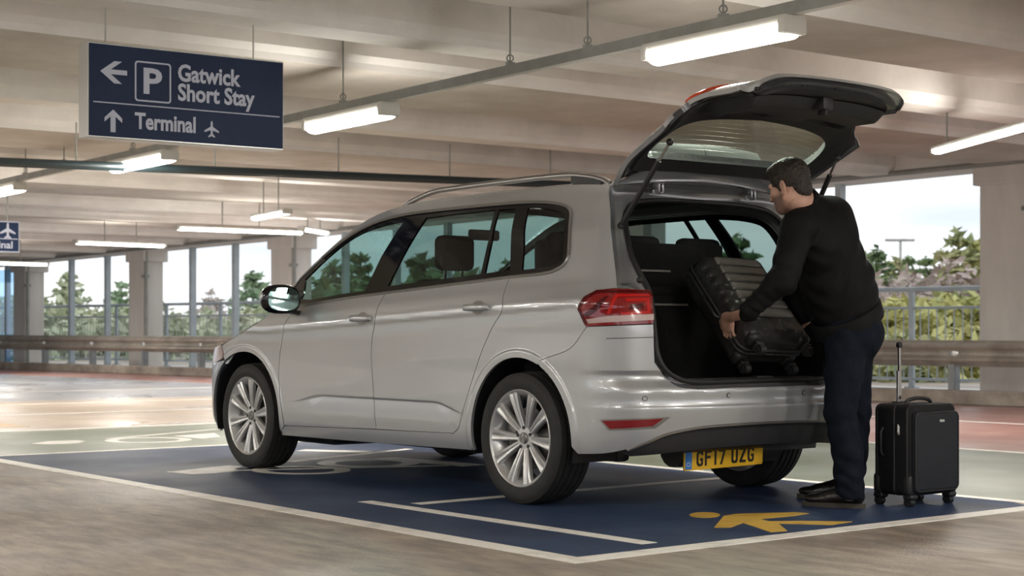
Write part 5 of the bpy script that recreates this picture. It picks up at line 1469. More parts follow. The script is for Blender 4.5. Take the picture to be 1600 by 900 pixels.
# front face made of broad ribs; each wraps a little over the edges
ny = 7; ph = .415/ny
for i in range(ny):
    y0 = -.165+i*ph; b = rib(-.152, .152, y0+.004, y0+ph-.004, CT/2-.004); b.build('shell_rib', M['casesheen'], sc_, 50)
    b = MB(); P = []
    for k in range(9):
        t = k/8*math.pi/2; P.append((-CWd/2+.055-.058*math.sin(t), y0+ph/2, CT/2-.062+.060*math.cos(t)))
    b.sweep([(-ph/2+.006, -.004), (ph/2-.006, -.004), (ph/2-.012, .004), (-ph/2+.012, .004)], P, up=(0, 0, 1)) if False else None
    for sgn in (-1, 1):
        V = []; n = 9
        for k in range(n):
            t = k/(n-1)*math.pi/2; c, s = math.cos(t), math.sin(t)
            for yy, r in ((y0+.004, .0525), (y0+.008, .0555), (y0+ph-.008, .0555), (y0+ph-.004, .0525)):
                V.append((sgn*(CWd/2-.061+r*s), yy, CT/2-.065+r*c))
        F = [(k*4+j, k*4+j+1, k*4+5+j, k*4+4+j) for k in range(n-1) for j in range(3)]
        m2 = MB(); m2.add(V, F); m2.build('corner_rib', M['case'], sc_, 50)
# rim with zip round the middle, corner guards, feet, handles, label
mb = MB(); o_ = rrect(-CWd/2-.001, -CLn/2-.001, CWd/2+.001, CLn/2+.001, .055)
mb.tube([(x, y, -.012) for x, y in o_], .008, 8, closed=True); mb.tube([(x, y, .012) for x, y in o_], .008, 8, closed=True); mb.build('zip_rim', M['blacktrim'], sc_)
for sx in (-1, 1):
    for sz in (-1, 1):
        b = MB(); rbox(b, (sx*(CWd/2-.052), -CLn/2+.026, sz*(CT/2-.058)), (.082, .062, .082), .028, 4); g = b.build('corner_guard', M['black'], sc_, 50)
        w = MB(); cx, cz = sx*(CWd/2-.055), sz*(CT/2-.055)
        rbox(w, (cx, -CLn/2-.024, cz), (.05, .022, .05), .008); w.tube([(cx-.018, -CLn/2-.05, cz), (cx+.018, -CLn/2-.05, cz)], .026, 18); w.tube([(cx-.024, -CLn/2-.05, cz), (cx+.024, -CLn/2-.05, cz)], .010, 10); w.build('castor', M['black'], sc_, 40)
for x in (-.075, .075):
    b = MB(); rbox(b, (x, -.215, CT/2-.022), (.085, .085, .034), .012, 3); b.build('foot_block', M['case'], sc_, 50)
b = MB(); b.tube([(-.085, CLn/2-.004, 0), (-.07, CLn/2+.026, 0), (.07, CLn/2+.026, 0), (.085, CLn/2-.004, 0)], .011, 10); b.build('top_handle', M['black'], sc_)
b = MB(); b.tube([(-CWd/2+.004, -.08, .0), (-CWd/2-.024, -.06, .0), (-CWd/2-.024, .06, 0), (-CWd/2+.004, .08, 0)], .010, 10); b.build('side_handle', M['black'], sc_)
b = MB(); rbox(b, (.035, CLn/2-.055, CT/2-.006), (.045, .014, .008), .003); b.build('badge', M['alu'], sc_)

# ------------------------------------------------------------------ cabin trolley case standing on the floor
tp = gnd(1436, 790); 
tcz = empty('cabin_case', (2.035, 8.44, 0), math.radians(38)); tag(tcz, 'small black soft cabin case on castors with its handle pulled out', 'suitcase')
TW, TD, TH, TB = .375, .235, .455, .055          # width, depth, height, ground clearance
mb = MB(); rbox(mb, (0, 0, TB+TH/2), (TW, TD, TH), .034, 5); mb.build('body', M['softcase'], tcz, 50)
mb = MB(); rbox(mb, (.0, -TD/2-.002, TB+TH/2-.010), (TW-.035, .045, TH-.055), .020, 5); fp = mb.build('front_pocket', M['softpanel'], tcz, 50)
def loop_tube(mb, x0, x1, z0, z1, y, r, rad): mb.tube([(x, y, z) for x, z in rrect(x0, z0, x1, z1, rad)], r, 8, closed=True)
mb = MB(); loop_tube(mb, -TW/2+.020, TW/2-.020, TB+.024, TB+TH-.043, -TD/2-.020, .0042, .03); mb.build('pocket_piping', M['black'], fp)
mb = MB(); loop_tube(mb, -TW/2+.004, TW/2-.004, TB+.006, TB+TH-.006, -TD/2+.022, .0055, .035); mb.build('front_piping', M['black'], tcz)
mb = MB(); loop_tube(mb, -TW/2+.003, TW/2-.003, TB+.006, TB+TH-.006, TD/2-.03, .0055, .035); mb.build('rear_piping', M['black'], tcz)
mb = MB(); loop_tube(mb, -TW/2-.001, TW/2+.001, TB+.003, TB+TH-.003, -.02, .0045, .036); mb.build('zip_track', M['blacktrim'], tcz)
mb = MB(); rbox(mb, (-TW/2-.004, -.05, TB+TH-.13), (.008, .014, .045), .003); mb.tube([(-TW/2-.008, -.05, TB+TH-.10), (-TW/2-.010, -.05, TB+TH-.14)], .004, 6); mb.build('zip_pull', M['alu'], tcz)
mb = MB(); mb.tube([(-TW/2-.002, .05, TB+TH-.12), (-TW/2-.018, .05, TB+TH-.14), (-TW/2-.018, .05, TB+TH-.24), (-TW/2-.002, .05, TB+TH-.26)], .007, 8); mb.build('side_handle', M['black'], tcz)
mb = MB(); rbox(mb, (.03, -TD/2-.026, TB+TH-.085), (.036, .006, .014), .0025); mb.build('badge', M['alu'], fp)
mb = MB(); mb.tube(spline([(-.10, -.02, TB+TH-.004), (-.085, -.02, TB+TH+.014), (-.03, -.02, TB+TH+.024), (.03, -.02, TB+TH+.024), (.085, -.02, TB+TH+.014), (.10, -.02, TB+TH-.004)], 4), .010, 10); mb.build('top_handle', M['black'], tcz)
for x in (-.075, .075) if False else (-.075,):
    pass
mb = MB(); mb.tube([(-.030, TD/2-.045, TB+TH-.01), (-.034, TD/2-.045, TB+TH+.285)], .0095, 12); ht = mb.build('telescopic_tube', M['chrome'], tcz)
mb = MB(); mb.tube([(-.044, TD/2-.045, TB+TH-.01), (-.042, TD/2-.045, TB+TH+.16)], .0095, 12); mb.build('telescopic_tube', M['chrome'], tcz)
mb = MB(); rbox(mb, (-.034, TD/2-.045, TB+TH+.292), (.030, .028, .030), .009, 3); mb.build('handle_grip', M['black'], tcz)
mb = MB(); rbox(mb, (-.036, TD/2-.045, TB+TH+.001), (.07, .04, .012), .004); mb.build('tube_collar', M['black'], tcz)
for sx in (-1, 1):
    for sy in (-1, 1):
        cx, cy = sx*(TW/2-.035), sy*(TD/2-.025)
        w = MB(); rbox(w, (cx, cy, TB-.004), (.058, .058, .03), .012, 3); rbox(w, (cx+.006*sx, cy+.004, .040), (.030, .034, .034), .010, 3)
        w.tube([(cx-.016, cy+.006, .0235), (cx+.016, cy+.006, .0235)], .0235, 18); w.build('castor', M['black'], tcz, 40)
        g = MB(); rbox(g, (cx+sx*.006, cy-sy*.004, TB+.055), (.062, .062, .11), .022, 3); g.build('corner_guard', M['black'], tcz, 40)

# ------------------------------------------------------------------ the man
def J(px, py, d): return np.array(pix(px, py, d))
f_b = np.array([-.88, .47, 0]); l_b = np.array([-.47, -.88, 0])       # chest forward, left
f_p = np.array([-.95, .31, 0]); l_p = np.array([-.31, -.95, 0])       # pelvis
pel = J(1327, 508, 8.30)
hipL, hipR = pel+l_p*.085+np.array([0, 0, -.03]), pel-l_p*.085+np.array([0, 0, -.03])
kneeL, ankL = J(1313, 643, 8.17), J(1328, 757, 8.17)
kneeR, ankR = J(1336, 640, 8.42), J(1326, 752, 8.47)
ankL[2] = .115; ankR[2] = .115
chest = J(1287, 378, 8.22); neckb = J(1262, 322, 8.17)
shL = J(1247, 356, 8.03); shR = J(1305, 346, 8.36)
elL, wrL = J(1224, 436, 7.96), J(1166, 490, 8.04)
elR = J(1235, 440, 8.62); 
head = J(1233, 291, 8.13)
man = empty('person', (pel[0], pel[1], 0)); tag(man, 'man in a black jacket and navy trousers bending to load the large case', 'person')
mo = (pel[0], pel[1], 0)
# hand target on the case and the hidden hand on its far side
def casept(x, y, z): return np.array(Mc @ Vector((x, y, z)))
hcL = casept(-CWd/2-.012, -.165, .02)
hcR = casept(CWd/2+.02, -.16, .0)
wrR = hcR + np.array([.06, -.02, .07])

def basis(f, u):
    f = np.array(f, float); f /= np.linalg.norm(f); u = np.array(u, float); u = u-f*(u@f); u /= np.linalg.norm(u); return f, np.cross(u, f), u   # forward, left, up
hf, hl_, hu = basis((-.70, .66, -.30), (-.12, .10, 1))
HA = np.stack([hf, hl_, hu])
def hp(a, b, c): return head+hf*a+hl_*b+hu*c       # forward, left, up from the head centre

# skin: one continuous body, head and arms to the wrists, legs to the ankles
S = Sdf(head-np.array([.17, .17, .24]), head+.18, .0034)
S.add(S.ell(hp(-.012, 0, .028), (.097, .076, .098), HA), 0)                       # skull
S.add(S.ell(hp(.040, 0, -.045), (.058, .058, .075), HA), .03)                     # face
S.add(S.ell(hp(.062, 0, -.095), (.028, .034, .026), HA), .03)                     # chin
for b in (-1, 1):
    S.add(S.cone(hp(.0, .052*b, -.065), hp(.055, .026*b, -.098), .020, .016), .03)  # jaw
    S.add(S.ell(hp(.066, .036*b, -.018), (.022, .024, .020), HA), .02)             # cheekbone
    S.add(S.cone(hp(.082, .016*b, .024), hp(.074, .048*b, .022), .012, .010), .015)  # brow
S.add(S.cone(hp(.090, 0, .012), hp(.112, 0, -.030), .009, .0135), .014)            # nose
for b in (-1, 1): S.add(S.ell(hp(.100, .012*b, -.034), (.010, .008, .008), HA), .008)
for b in (-1, 1): S.cut(S.ell(hp(.090, .031*b, .003), (.012, .016, .009), HA), .012)
for b in (-1, 1): S.add(S.ell(hp(.076, .031*b, .002), (.013, .014, .012), HA), .003)   # eyeballs under the lids
S.add(S.cone(hp(.088, .020, -.064), hp(.088, -.020, -.064), .0075, .0075), .008); S.add(S.cone(hp(.086, .016, -.074), hp(.086, -.016, -.074), .008, .008), .008)  # lips
for b in (-1, 1):                                                                 # ears
    E = S.ell(hp(-.014, .080*b, -.010), (.020, .0105, .031), np.stack([hf*.90-hl_*b*.42, hl_*b*.90+hf*.42, hu])); S.add(E, .006); S.cut(S.ell(hp(-.008, .092*b, -.008), (.011, .008, .018), HA), .006)
    S.add(S.ell(hp(-.004, .076*b, -.040), (.010, .008, .010), HA), .008)
S.add(S.cone(hp(-.025, 0, -.06), neckb+np.array([0, 0, -.01]), .058, .066), .03)
headm = S.mesh()
S = Sdf(np.min([neckb-.2, wrL-.08, ankL-.15, ankR-.15, wrR-.1, elL-.1], 0), np.max([neckb+[.2, .2, .03], pel+.22, elR+.12, wrR+.1, shR+.12], 0), .009)
S.add(S.cone(hp(-.03, 0, -.09), neckb, .052, .062), 0)
S.add(S.cone(neckb, chest, .07, .12), .05); S.add(S.cone(chest, pel, .125, .125), .06)
for a, b_, c_, r1, r2, r3 in ((shL, elL, wrL, .052, .042, .029), (shR, elR, wrR, .052, .042, .029)):
    S.add(S.cone(neckb*.4+chest*.6, a, .075, .06), .05); S.add(S.cone(a, b_, r1, r2), .03); S.add(S.cone(b_, c_, r2, r3), .02)
for h_, k_, a_ in ((hipL, kneeL, ankL), (hipR, kneeR, ankR)):
    S.add(S.cone(h_, k_, .085, .055), .05); S.add(S.cone(k_, a_, .055, .038), .02); S.add(S.cone(a_, a_+np.array([0, 0, -.04]), .038, .035), .02)
body_sdf = S

def hand(S, wr, palm_c, knuck_dir, palm_n, thumb_side, curl, sc=1.0):
    """palm box plus five fingers; knuck_dir runs from wrist to fingers, palm_n out of the palm, thumb_side towards the thumb"""
    k = np.array(knuck_dir, float); k /= np.linalg.norm(k); n = np.array(palm_n, float); n = n-k*(n@k); n /= np.linalg.norm(n); s = np.array(thumb_side, float); s = s-k*(s@k)-n*(s@n); s /= np.linalg.norm(s)
    p = np.array(palm_c, float)
    A = np.stack([k, s, n])
    S.add(S.cone(wr, p-k*.025, .026, .024), .02)
    S.add(S.ell(p, (.052*sc, .043*sc, .017*sc), A), .015)
    for i, (off, L, r) in enumerate(((.031, .078, .0092), (.0105, .088, .0095), (-.0105, .082, .0090), (-.031, .064, .0080))):
        a = p+k*(.040-.004*abs(i-1))*sc+s*off*sc; ang = 0; segs = (L*.46, L*.30, L*.26); q = a; S.add(S.cone(p+s*off*.8, a, .0125, .0105), .008)
        for j, sl_ in enumerate(segs):
            ang += curl[j]+(.05*i); d = k*math.cos(ang)+n*math.sin(ang); e = q+d*sl_*sc; S.add(S.cone(q, e, r*(1-.08*j)*sc, r*(.93-.08*j)*sc), .0035); q = e
    a = p-k*.028+s*.026; b = p+k*.010+s*.058+n*.010; c = b+k*.030+s*.008+n*.014; e = c+k*.022+n*.008-s*.004
    S.add(S.cone(a, b, .0150, .0120), .012); S.add(S.cone(b, c, .0115, .0105), .004); S.add(S.cone(c, e, .0102, .0085), .004)
hk = hcL-wrL; hk = hk/np.linalg.norm(hk)
# the near hand grips the lower left edge of the case from outside, fingers underneath
kd = -cN*.62+cWd*.15-cL*.45
palm = hcL - cWd*.018 + cN*.03 + cL*.012
S2 = Sdf(np.min([palm-.13, wrL-.06], 0), np.max([palm+.13, wrL+.07], 0), .0030)
hand(S2, wrL, palm, kd, cWd, cL*.9+cN*.4, (.25, .55, .5))
S2.add(S2.cone(wrL, wrL+(elL-wrL)*.18, .027, .031), .01)
# one surface: head and trunk grid plus the finer hand grid, joined at the wrist
kd2 = -cN*.6-cL*.4
S3 = Sdf(np.min([hcR-.13, wrR-.06], 0), np.max([hcR+.13, wrR+.07], 0), .0040)
hand(S3, wrR, hcR+cWd*.012, kd2, -cWd, cL*.9+cN*.4, (.25, .5, .45))
parts_ = [headm, S.mesh(), S2.mesh(), S3.mesh()]
V = np.concatenate([p[0] for p in parts_]); F = []; k = 0
for p in parts_: F.append(p[1]+k); k += len(p[0])
V = V-np.array(mo); me = mesh_of('body', V, np.concatenate(F))
bm = bmesh.new(); bm.from_mesh(me); bmesh.ops.smooth_vert(bm, verts=bm.verts, factor=.5, use_axis_x=True, use_axis_y=True, use_axis_z=True); bmesh.ops.recalc_face_normals(bm, faces=bm.faces); bm.to_mesh(me); bm.free()
bodyo = link('body', me, M['skin'], man, 180)
st_ = me.attributes.new('stubble', 'FLOAT', 'POINT')
co = np.empty(len(me.vertices)*3); me.vertices.foreach_get('co', co); q = co.reshape(-1, 3)+np.array(mo)-head
qa, qb, qc = q@hf, q@hl_, q@hu
jaw = sstep(-.022, -.048, qc)*sstep(-.150, -.125, qc)*sstep(-.012, .012, qa+.25*(qc+.04))
jaw = np.maximum(jaw*(1-.0*qb), sstep(.0, .012, qa)*sstep(.020, .006, qa-.012)*sstep(.0, -.03, qc)*sstep(-.06, -.03, qc)*.8)
mouth = sstep(.030, .022, np.hypot(qb*.8, (qc+.068)*1.6))*sstep(.06, .075, qa)
st_.data.foreach_set('value', np.clip(.72*jaw*(1-.8*mouth), 0, 1).astype(np.float32))

# hair: short, following the skull; stubble along the jaw
S = Sdf(head-.17, head+.17, .0042)
S.add(S.ell(hp(-.018, 0, .040), (.104, .084, .098), HA), 0)
S.add(S.ell(hp(.035, 0, .096), (.060, .060, .030), HA), .03)
S.add(S.ell(hp(-.075, 0, -.030), (.034, .062, .055), HA), .02)
for b in (-1, 1): S.add(S.cone(hp(.012, .070*b, .03), hp(.010, .073*b, -.022), .016, .006), .01)
S.cut(S.ell(hp(.125, 0, -.02), (.082, .11, .082), HA), .01)
for b in (-1, 1): S.cut(S.ell(hp(-.010, .090*b, -.014), (.024, .024, .036), HA), .006)
S.cut(S.ell(hp(.02, 0, -.105), (.11, .12, .062), HA), .01)
S.wob(lambda x, y, z: .0022*np.sin(x*210+z*90)*np.sin(y*230+x*60)*np.sin(z*240+y*80)+.0012*np.sin(z*420+x*300))
S.build('hair', M['hair'], man, mo, 0)
# jacket: shell over trunk and arms with a ribbed hem and cuffs
hemc = J(1321, 490, 8.29); waist = J(1308, 440, 8.27)
lo = np.min([shL-.15, elL-.13, wrL-.12, elR-.1, wrR-.1, hemc-.25], 0); hi = np.max([shR+.18, hemc+.28, elR+.16, wrR+.14, neckb+.12], 0)
S = Sdf(lo, hi, .0085)
ax_t = np.array(neckb-hemc); ax_t /= np.linalg.norm(ax_t)
fb_ = f_b-ax_t*(f_b@ax_t); fb_ /= np.linalg.norm(fb_); lb_ = np.cross(ax_t, fb_)
AX = np.stack([fb_, lb_, ax_t])
S.add(S.ell(chest+fb_*.0, (.155, .205, .19), AX), 0)
S.add(S.ell(J(1292, 345, 8.24), (.125, .185, .115), AX), .05)
S.add(S.cone(shL, neckb+ax_t*-.02, .075, .072), .05); S.add(S.cone(shR, neckb+ax_t*-.02, .075, .072), .05)
S.add(S.cone(chest, waist, .155, .165), .06); S.add(S.ell(waist, (.165, .195, .15), AX), .05)
S.add(S.ell(J(1318, 470, 8.29), (.170, .192, .19), AX), .05)
S.add(S.cone(shL, elL, .082, .070), .035); S.add(S.cone(elL, wrL+(elL-wrL)*.06, .069, .047), .02)
S.add(S.cone(shR, elR, .082, .070), .035); S.add(S.cone(elR, wrR, .069, .047), .02)
# wrinkles across the elbow, waist and back
def wr_(x, y, z):
    P = np.stack([x, y, z], -1); out = np.zeros(x.shape)
    dA = (elL-shL); tA = ((P-shL)@dA)/(dA@dA)
    dB = (wrL-elL); tB = ((P-elL)@dB)/(dB@dB)
    near = np.exp(-(np.linalg.norm(P-elL, axis=-1)/.14)**2)
    out += near*.0060*np.sin(tA*26+P@np.array([30, 8, 20.]))
    nb = np.exp(-(np.linalg.norm(P-(wrL*.7+elL*.3), axis=-1)/.12)**2); out += nb*.0042*np.sin(tB*34+x*20)
    w = np.exp(-(((P-waist)@ax_t)/.12)**2); out += w*.0065*np.sin(((P-waist)@ax_t)*58+((P-waist)@lb_)*34+2.4*np.sin(((P-waist)@fb_)*16+((P-waist)@lb_)*11))
    bk = np.exp(-(np.linalg.norm(P-J(1320, 400, 8.2), axis=-1)/.16)**2); out += bk*.0050*np.sin(((P-chest)@ax_t)*48+((P-chest)@lb_)*34)
    ap = np.exp(-(np.linalg.norm(P-J(1265, 390, 8.06), axis=-1)/.11)**2); out += ap*.0060*np.sin(((P-chest)@ax_t)*60-((P-chest)@fb_)*52)
    return out
S.wob(wr_)
# open at the hem and the neck
S.cut(((S.X-hemc[0])*ax_t[0]+(S.Y-hemc[1])*ax_t[1]+(S.Z-hemc[2])*ax_t[2])+.045, .006)
S.cut(S.cone(hp(-.02, 0, -.07), hp(-.02, 0, .1), .066, .09), .006)
jk = S.build('jacket', M['jacket'], man, mo, 1)
# hem band, collar, cuffs
def band(c, ax, fwd, rf, rl, h, t, name, m, n=40, tilt=None, sq=2.3):
    ax = ax/np.linalg.norm(ax); f = fwd-ax*(fwd@ax); f /= np.linalg.norm(f); l = np.cross(ax, f); V = []
    for k in range(n):
        a = 2*math.pi*k/n; c_, s_ = math.cos(a), math.sin(a); q = (abs(c_)**sq+abs(s_)**sq)**(-1/sq)
        wv = 1+.008*math.sin(a*14)
        for dz, dr in ((-h/2, -t), (-h/2, 0), (-h/2+.006, .003), (h/2-.006, .005), (h/2, 0), (h/2, -t)):
            V.append(c-np.array(mo)+f*(c_*q*(rf+dr)*wv)+l*(s_*q*(rl+dr)*wv)+ax*dz)
    mb = MB(); mb.add(V, [(k*6+j, k*6+j+1, ((k+1) % n)*6+j+1, ((k+1) % n)*6+j) for k in range(n) for j in range(5)]); return mb.build(name, m, man, 60)
band(hemc-ax_t*.030, ax_t, fb_, .170, .190, .080, .014, 'jacket_hem', M['jacket'])
nax = (hp(-.02, 0, -.05)-neckb); band(neckb+nax*.24+np.array([.004, 0, .0]), nax, fb_, .074, .076, .058, .010, 'collar', M['jacket'], sq=2.0)
band(wrL+(elL-wrL)*.10, wrL-elL, np.array([0, 0, 1.]), .046, .046, .05, .008, 'cuff', M['jacket'], sq=2)
band(wrR+(elR-wrR)*.04, wrR-elR, np.array([0, 0, 1.]), .046, .046, .05, .008, 'cuff', M['jacket'], sq=2)

# trousers
S = Sdf(np.min([ankL-.14, ankR-.14, hemc-.26], 0)*[1, 1, 0]+[0, 0, .04], np.max([pel+.27, ankR+.14], 0)*[1, 1, 0]+[0, 0, hemc[2]+.05], .0085)
PA = np.stack([f_p, l_p, [0, 0, 1.]])
S.add(S.ell(pel+np.array([.008, 0, -.02]), (.142, .166, .14), PA), 0)
S.add(S.ell(pel-f_p*.07+l_p*.07+np.array([0, 0, -.05]), (.095, .09, .11), PA), .04); S.add(S.ell(pel-f_p*.07-l_p*.07+np.array([0, 0, -.05]), (.095, .09, .11), PA), .04)
for h_, k_, a_, sg_ in ((hipL, kneeL, ankL, 1), (hipR, kneeR, ankR, -1)):
    S.add(S.cone(h_, h_*.45+k_*.55, .112, .092), .03); S.add(S.cone(h_*.45+k_*.55, k_, .092, .078), .02); S.add(S.cone(k_, k_*.45+a_*.55-f_p*.010, .078, .073), .02); S.add(S.cone(k_*.45+a_*.55-f_p*.010, a_+np.array([0, 0, -.045]), .074, .070), .02)
def wt_(x, y, z):
    P = np.stack([x, y, z], -1); out = np.zeros(x.shape)
    for k_, a_, h_ in ((kneeL, ankL, hipL), (kneeR, ankR, hipR)):
        n1 = np.exp(-(np.linalg.norm(P-(k_+np.array([0, 0, -.02])), axis=-1)/.13)**2); out += n1*.0045*np.sin(z*70+x*46+y*30+2.2*np.sin(x*23+z*9))
        n2 = np.exp(-(np.linalg.norm(P-(a_+np.array([0, 0, .06])), axis=-1)/.12)**2); out += n2*.0065*np.sin(z*92+x*60+2.6*np.sin(y*30+z*14+x*20))
        n3 = np.exp(-(np.linalg.norm(P-(h_+np.array([-.06, 0, -.06])), axis=-1)/.14)**2); out += n3*.0045*np.sin(z*42+x*62+1.5*np.sin(y*24))
    out += .0030*np.sin(z*26+x*44)*np.sin(y*30+z*12)
    return out
S.wob(wt_)
S.cut(S.Z-(.052+.030*sstep(0, .09, (S.X-ankL[0])*f_p[0]+(S.Y-ankL[1])*f_p[1])), .004)
S.build('trousers', M['trouser'], man, mo, 1)
pk = J(1352, 512, 8.13)-np.array(mo); 

# shoes: welted black lace-ups
def shoe(toe, heel, name='shoe'):
    toe = np.array(toe); heel = np.array(heel); d = toe-heel; d[2] = 0; L = np.linalg.norm(d); d /= L; s = np.array([-d[1], d[0], 0]); z = np.array([0, 0, 1.])
    B = np.stack([d, s, z]); c = lambda a, b, h: heel*[1, 1, 0]+d*a*L+s*b+z*h
    S = Sdf(np.minimum(c(0, 0, 0), c(1, 0, 0))-[.09, .09, .01], np.maximum(c(0, 0, 0), c(1, 0, 0))+[.09, .09, .17], .005)
    S.add(S.cone(c(.14, 0, .058), c(.30, 0, .062), .041, .042), 0); S.add(S.cone(c(.30, 0, .060), c(.62, .004, .046), .043, .038), .02); S.add(S.ell(c(.76, .004, .040), (.068, .046, .027), B), .025); S.add(S.cone(c(.16, 0, .07), c(.18, 0, .105), .040, .038), .02); S.add(S.cone(c(.30, 0, .085), c(.46, 0, .070), .026, .022), .02)
    S.cut(S.Z*1.0-.020, 0) if False else None
    S.f = np.maximum(S.f, .022-S.Z)
    o = S.build(name, M['leather'], man, mo, 1)
    out = []
    for k in range(36):
        t = 2*math.pi*k/36; a = .5+.5*math.cos(t); w = .036+.014*math.sin(math.pi*min(1, a*1.05))**2*(1 if a > .45 else .2)
        if a < .08: w *= .92
        out.append((a, math.sin(t)*w/max(.35, abs(math.sin(t)))**.45))
    P = [c(-.005+a*1.01, b, 0)-np.array(mo) for a, b in out]; n = len(P)
    mb = MB(); hs = [.004, .024]
    V = [(p[0], p[1], .001) for p in P]+[(p[0], p[1], .025) for p in P]
    mb.add(V, [tuple(range(n))[::-1], tuple(range(n, 2*n))]+[(i, (i+1) % n, n+(i+1) % n, n+i) for i in range(n)]); mb.build('sole', M['sole'], o, 40)
    mb = MB()
    for k in range(4):
        a = .36+.065*k; h = .103-.012*k; p = c(a, 0, h)-np.array(mo); mb.tube([p-s*.022+d*.008, p+z*.005, p+s*.022+d*.008], .0028, 6)
    mb.build('laces', M['black'], o)
    return o
shoe(gnd(1254, 790), gnd(1352, 795)); shoe(gnd(1246, 778), gnd(1338, 783))
# ------------------------------------------------------------------ outside: verge and trees
mb = MB()
gx = 40; V = []; F = []
for i in range(gx+1):
    for j in range(13):
        a = -60+200*i/gx; off = 2.35+j*j*1.0
        V.append(tuple(wp(a, off, -3.2 + .6*math.sin(a*.21+j) + .03*off)))
for i in range(gx):
    for j in range(12):
        k = i*13+j; F.append((k, k+13, k+14, k+1))
mb.add(V, F); o = struct(mb.build('ground', M['ground'], smooth=180))
rt = random.Random(3)
def leaf_cloud(mb, centres, n, size, rng):
    """n small leaf sprays scattered round the given (centre, radius, flatten) clumps"""
    tot = sum(r for _, r, _ in centres)
    for c, r, fl in centres:
        for _ in range(max(3, int(n*r/tot))):
            d = Vector((rng.gauss(0, 1), rng.gauss(0, 1), rng.gauss(0, 1))).normalized()*r*rng.random()**.4
            d.z *= fl; p = c+d
            a = Vector((rng.gauss(0, 1), rng.gauss(0, 1), rng.gauss(0, .6))).normalized(); b = a.cross(Vector((rng.gauss(0, 1), rng.gauss(0, 1), rng.gauss(0, 1)))).normalized()
            s = size*rng.uniform(.6, 1.3); q = a.cross(b)*s*.12
            mb.add([p-a*s-b*s*.2, p+b*s*.42+q, p+a*s+b*s*.1, p-b*s*.42-q], [(0, 1, 2, 3)])
def conifer(p, h, w, m, label, n=900, size=.20, loose=.3, group=None):
    r = empty('conifer', p); tag(r, label, 'tree', group); rng = random.Random(int(abs(p.x*37+p.y*11)))
    mb = MB(); mb.tube([(0, 0, 0), (.05, 0, h*.5), (0, .05, h*.97)], [.16*h/8, .09*h/8, .02], 7); 
    cl = []
    k = 0; z = h*.12
    while z < h*.97:
        t = 1-(z/h); R = w*(t**.8)+.12; nb = 5 if R > .5 else 3
        for i in range(nb):
            an = k*2.4+i*2*math.pi/nb+rng.uniform(-.3, .3); rr = R*rng.uniform(.6, 1.15)
            tip = Vector((math.cos(an)*rr, math.sin(an)*rr, z+rr*.12))
            mb.tube([(0, 0, z-.1), tip*.5+Vector((0, 0, z*.5)), tip], [.03, .02, .008], 4)
            for f in (.45, .75, 1.0): cl.append((Vector((tip.x*f, tip.y*f, z+(tip.z-z)*f)), .16+rr*.20*(1.1-f*.4), .55))
        z += h*.052*(1+loose*rng.random()); k += 1
    mb.build('trunk', M['bark'], r)
    mb = MB(); cl.append((Vector((0, 0, h*.98)), .15, 1.6)); leaf_cloud(mb, cl, n, size, rng); mb.build('foliage', m, r, smooth=0, fix=False)
def bushy(p, h, w, m, label, n=700, size=.2, name='bushy_tree', group=None, twigs=False):
    r = empty(name, p); tag(r, label, 'tree' if h > 3.5 else 'bush', group); rng = random.Random(int(abs(p.x*53+p.y*7)))
    mb = MB(); mb.tube([(0, 0, 0), (0, 0, h*.45), (.1, 0, h*.8)], [.10, .07, .02], 6); cl = []
    for i in range(14):
        an = rng.uniform(0, 6.28); zz = h*rng.uniform(.35, .93); rr = w*rng.uniform(.2, 1)*math.sin(math.pi*min(1, .15+.85*zz/h))**.5
        tip = Vector((math.cos(an)*rr, math.sin(an)*rr, zz)); mb.tube([(0, 0, zz*.5), tip*.6+Vector((0, 0, zz*.25)), tip], [.04, .025, .006], 4)
        cl.append((tip, w*rng.uniform(.3, .5), .8))
        if twigs:
            for j in range(14):
                q = tip+Vector((rng.gauss(0, .5), rng.gauss(0, .5), rng.gauss(.4, .4)))*w*.5; mb.tube([tip*.8, q], [.018, .005], 3, cap=False)
    mb.build('trunk', M['bark'] if not twigs else m, r)
    mb = MB(); leaf_cloud(mb, cl, n, size, rng); mb.build('foliage', m, r, smooth=0, fix=False)
GZ = -3.0
def at_px(px, top, d):
    p = pix(px, top, d); h = p.z-GZ; return Vector((p.x, d, GZ)), h
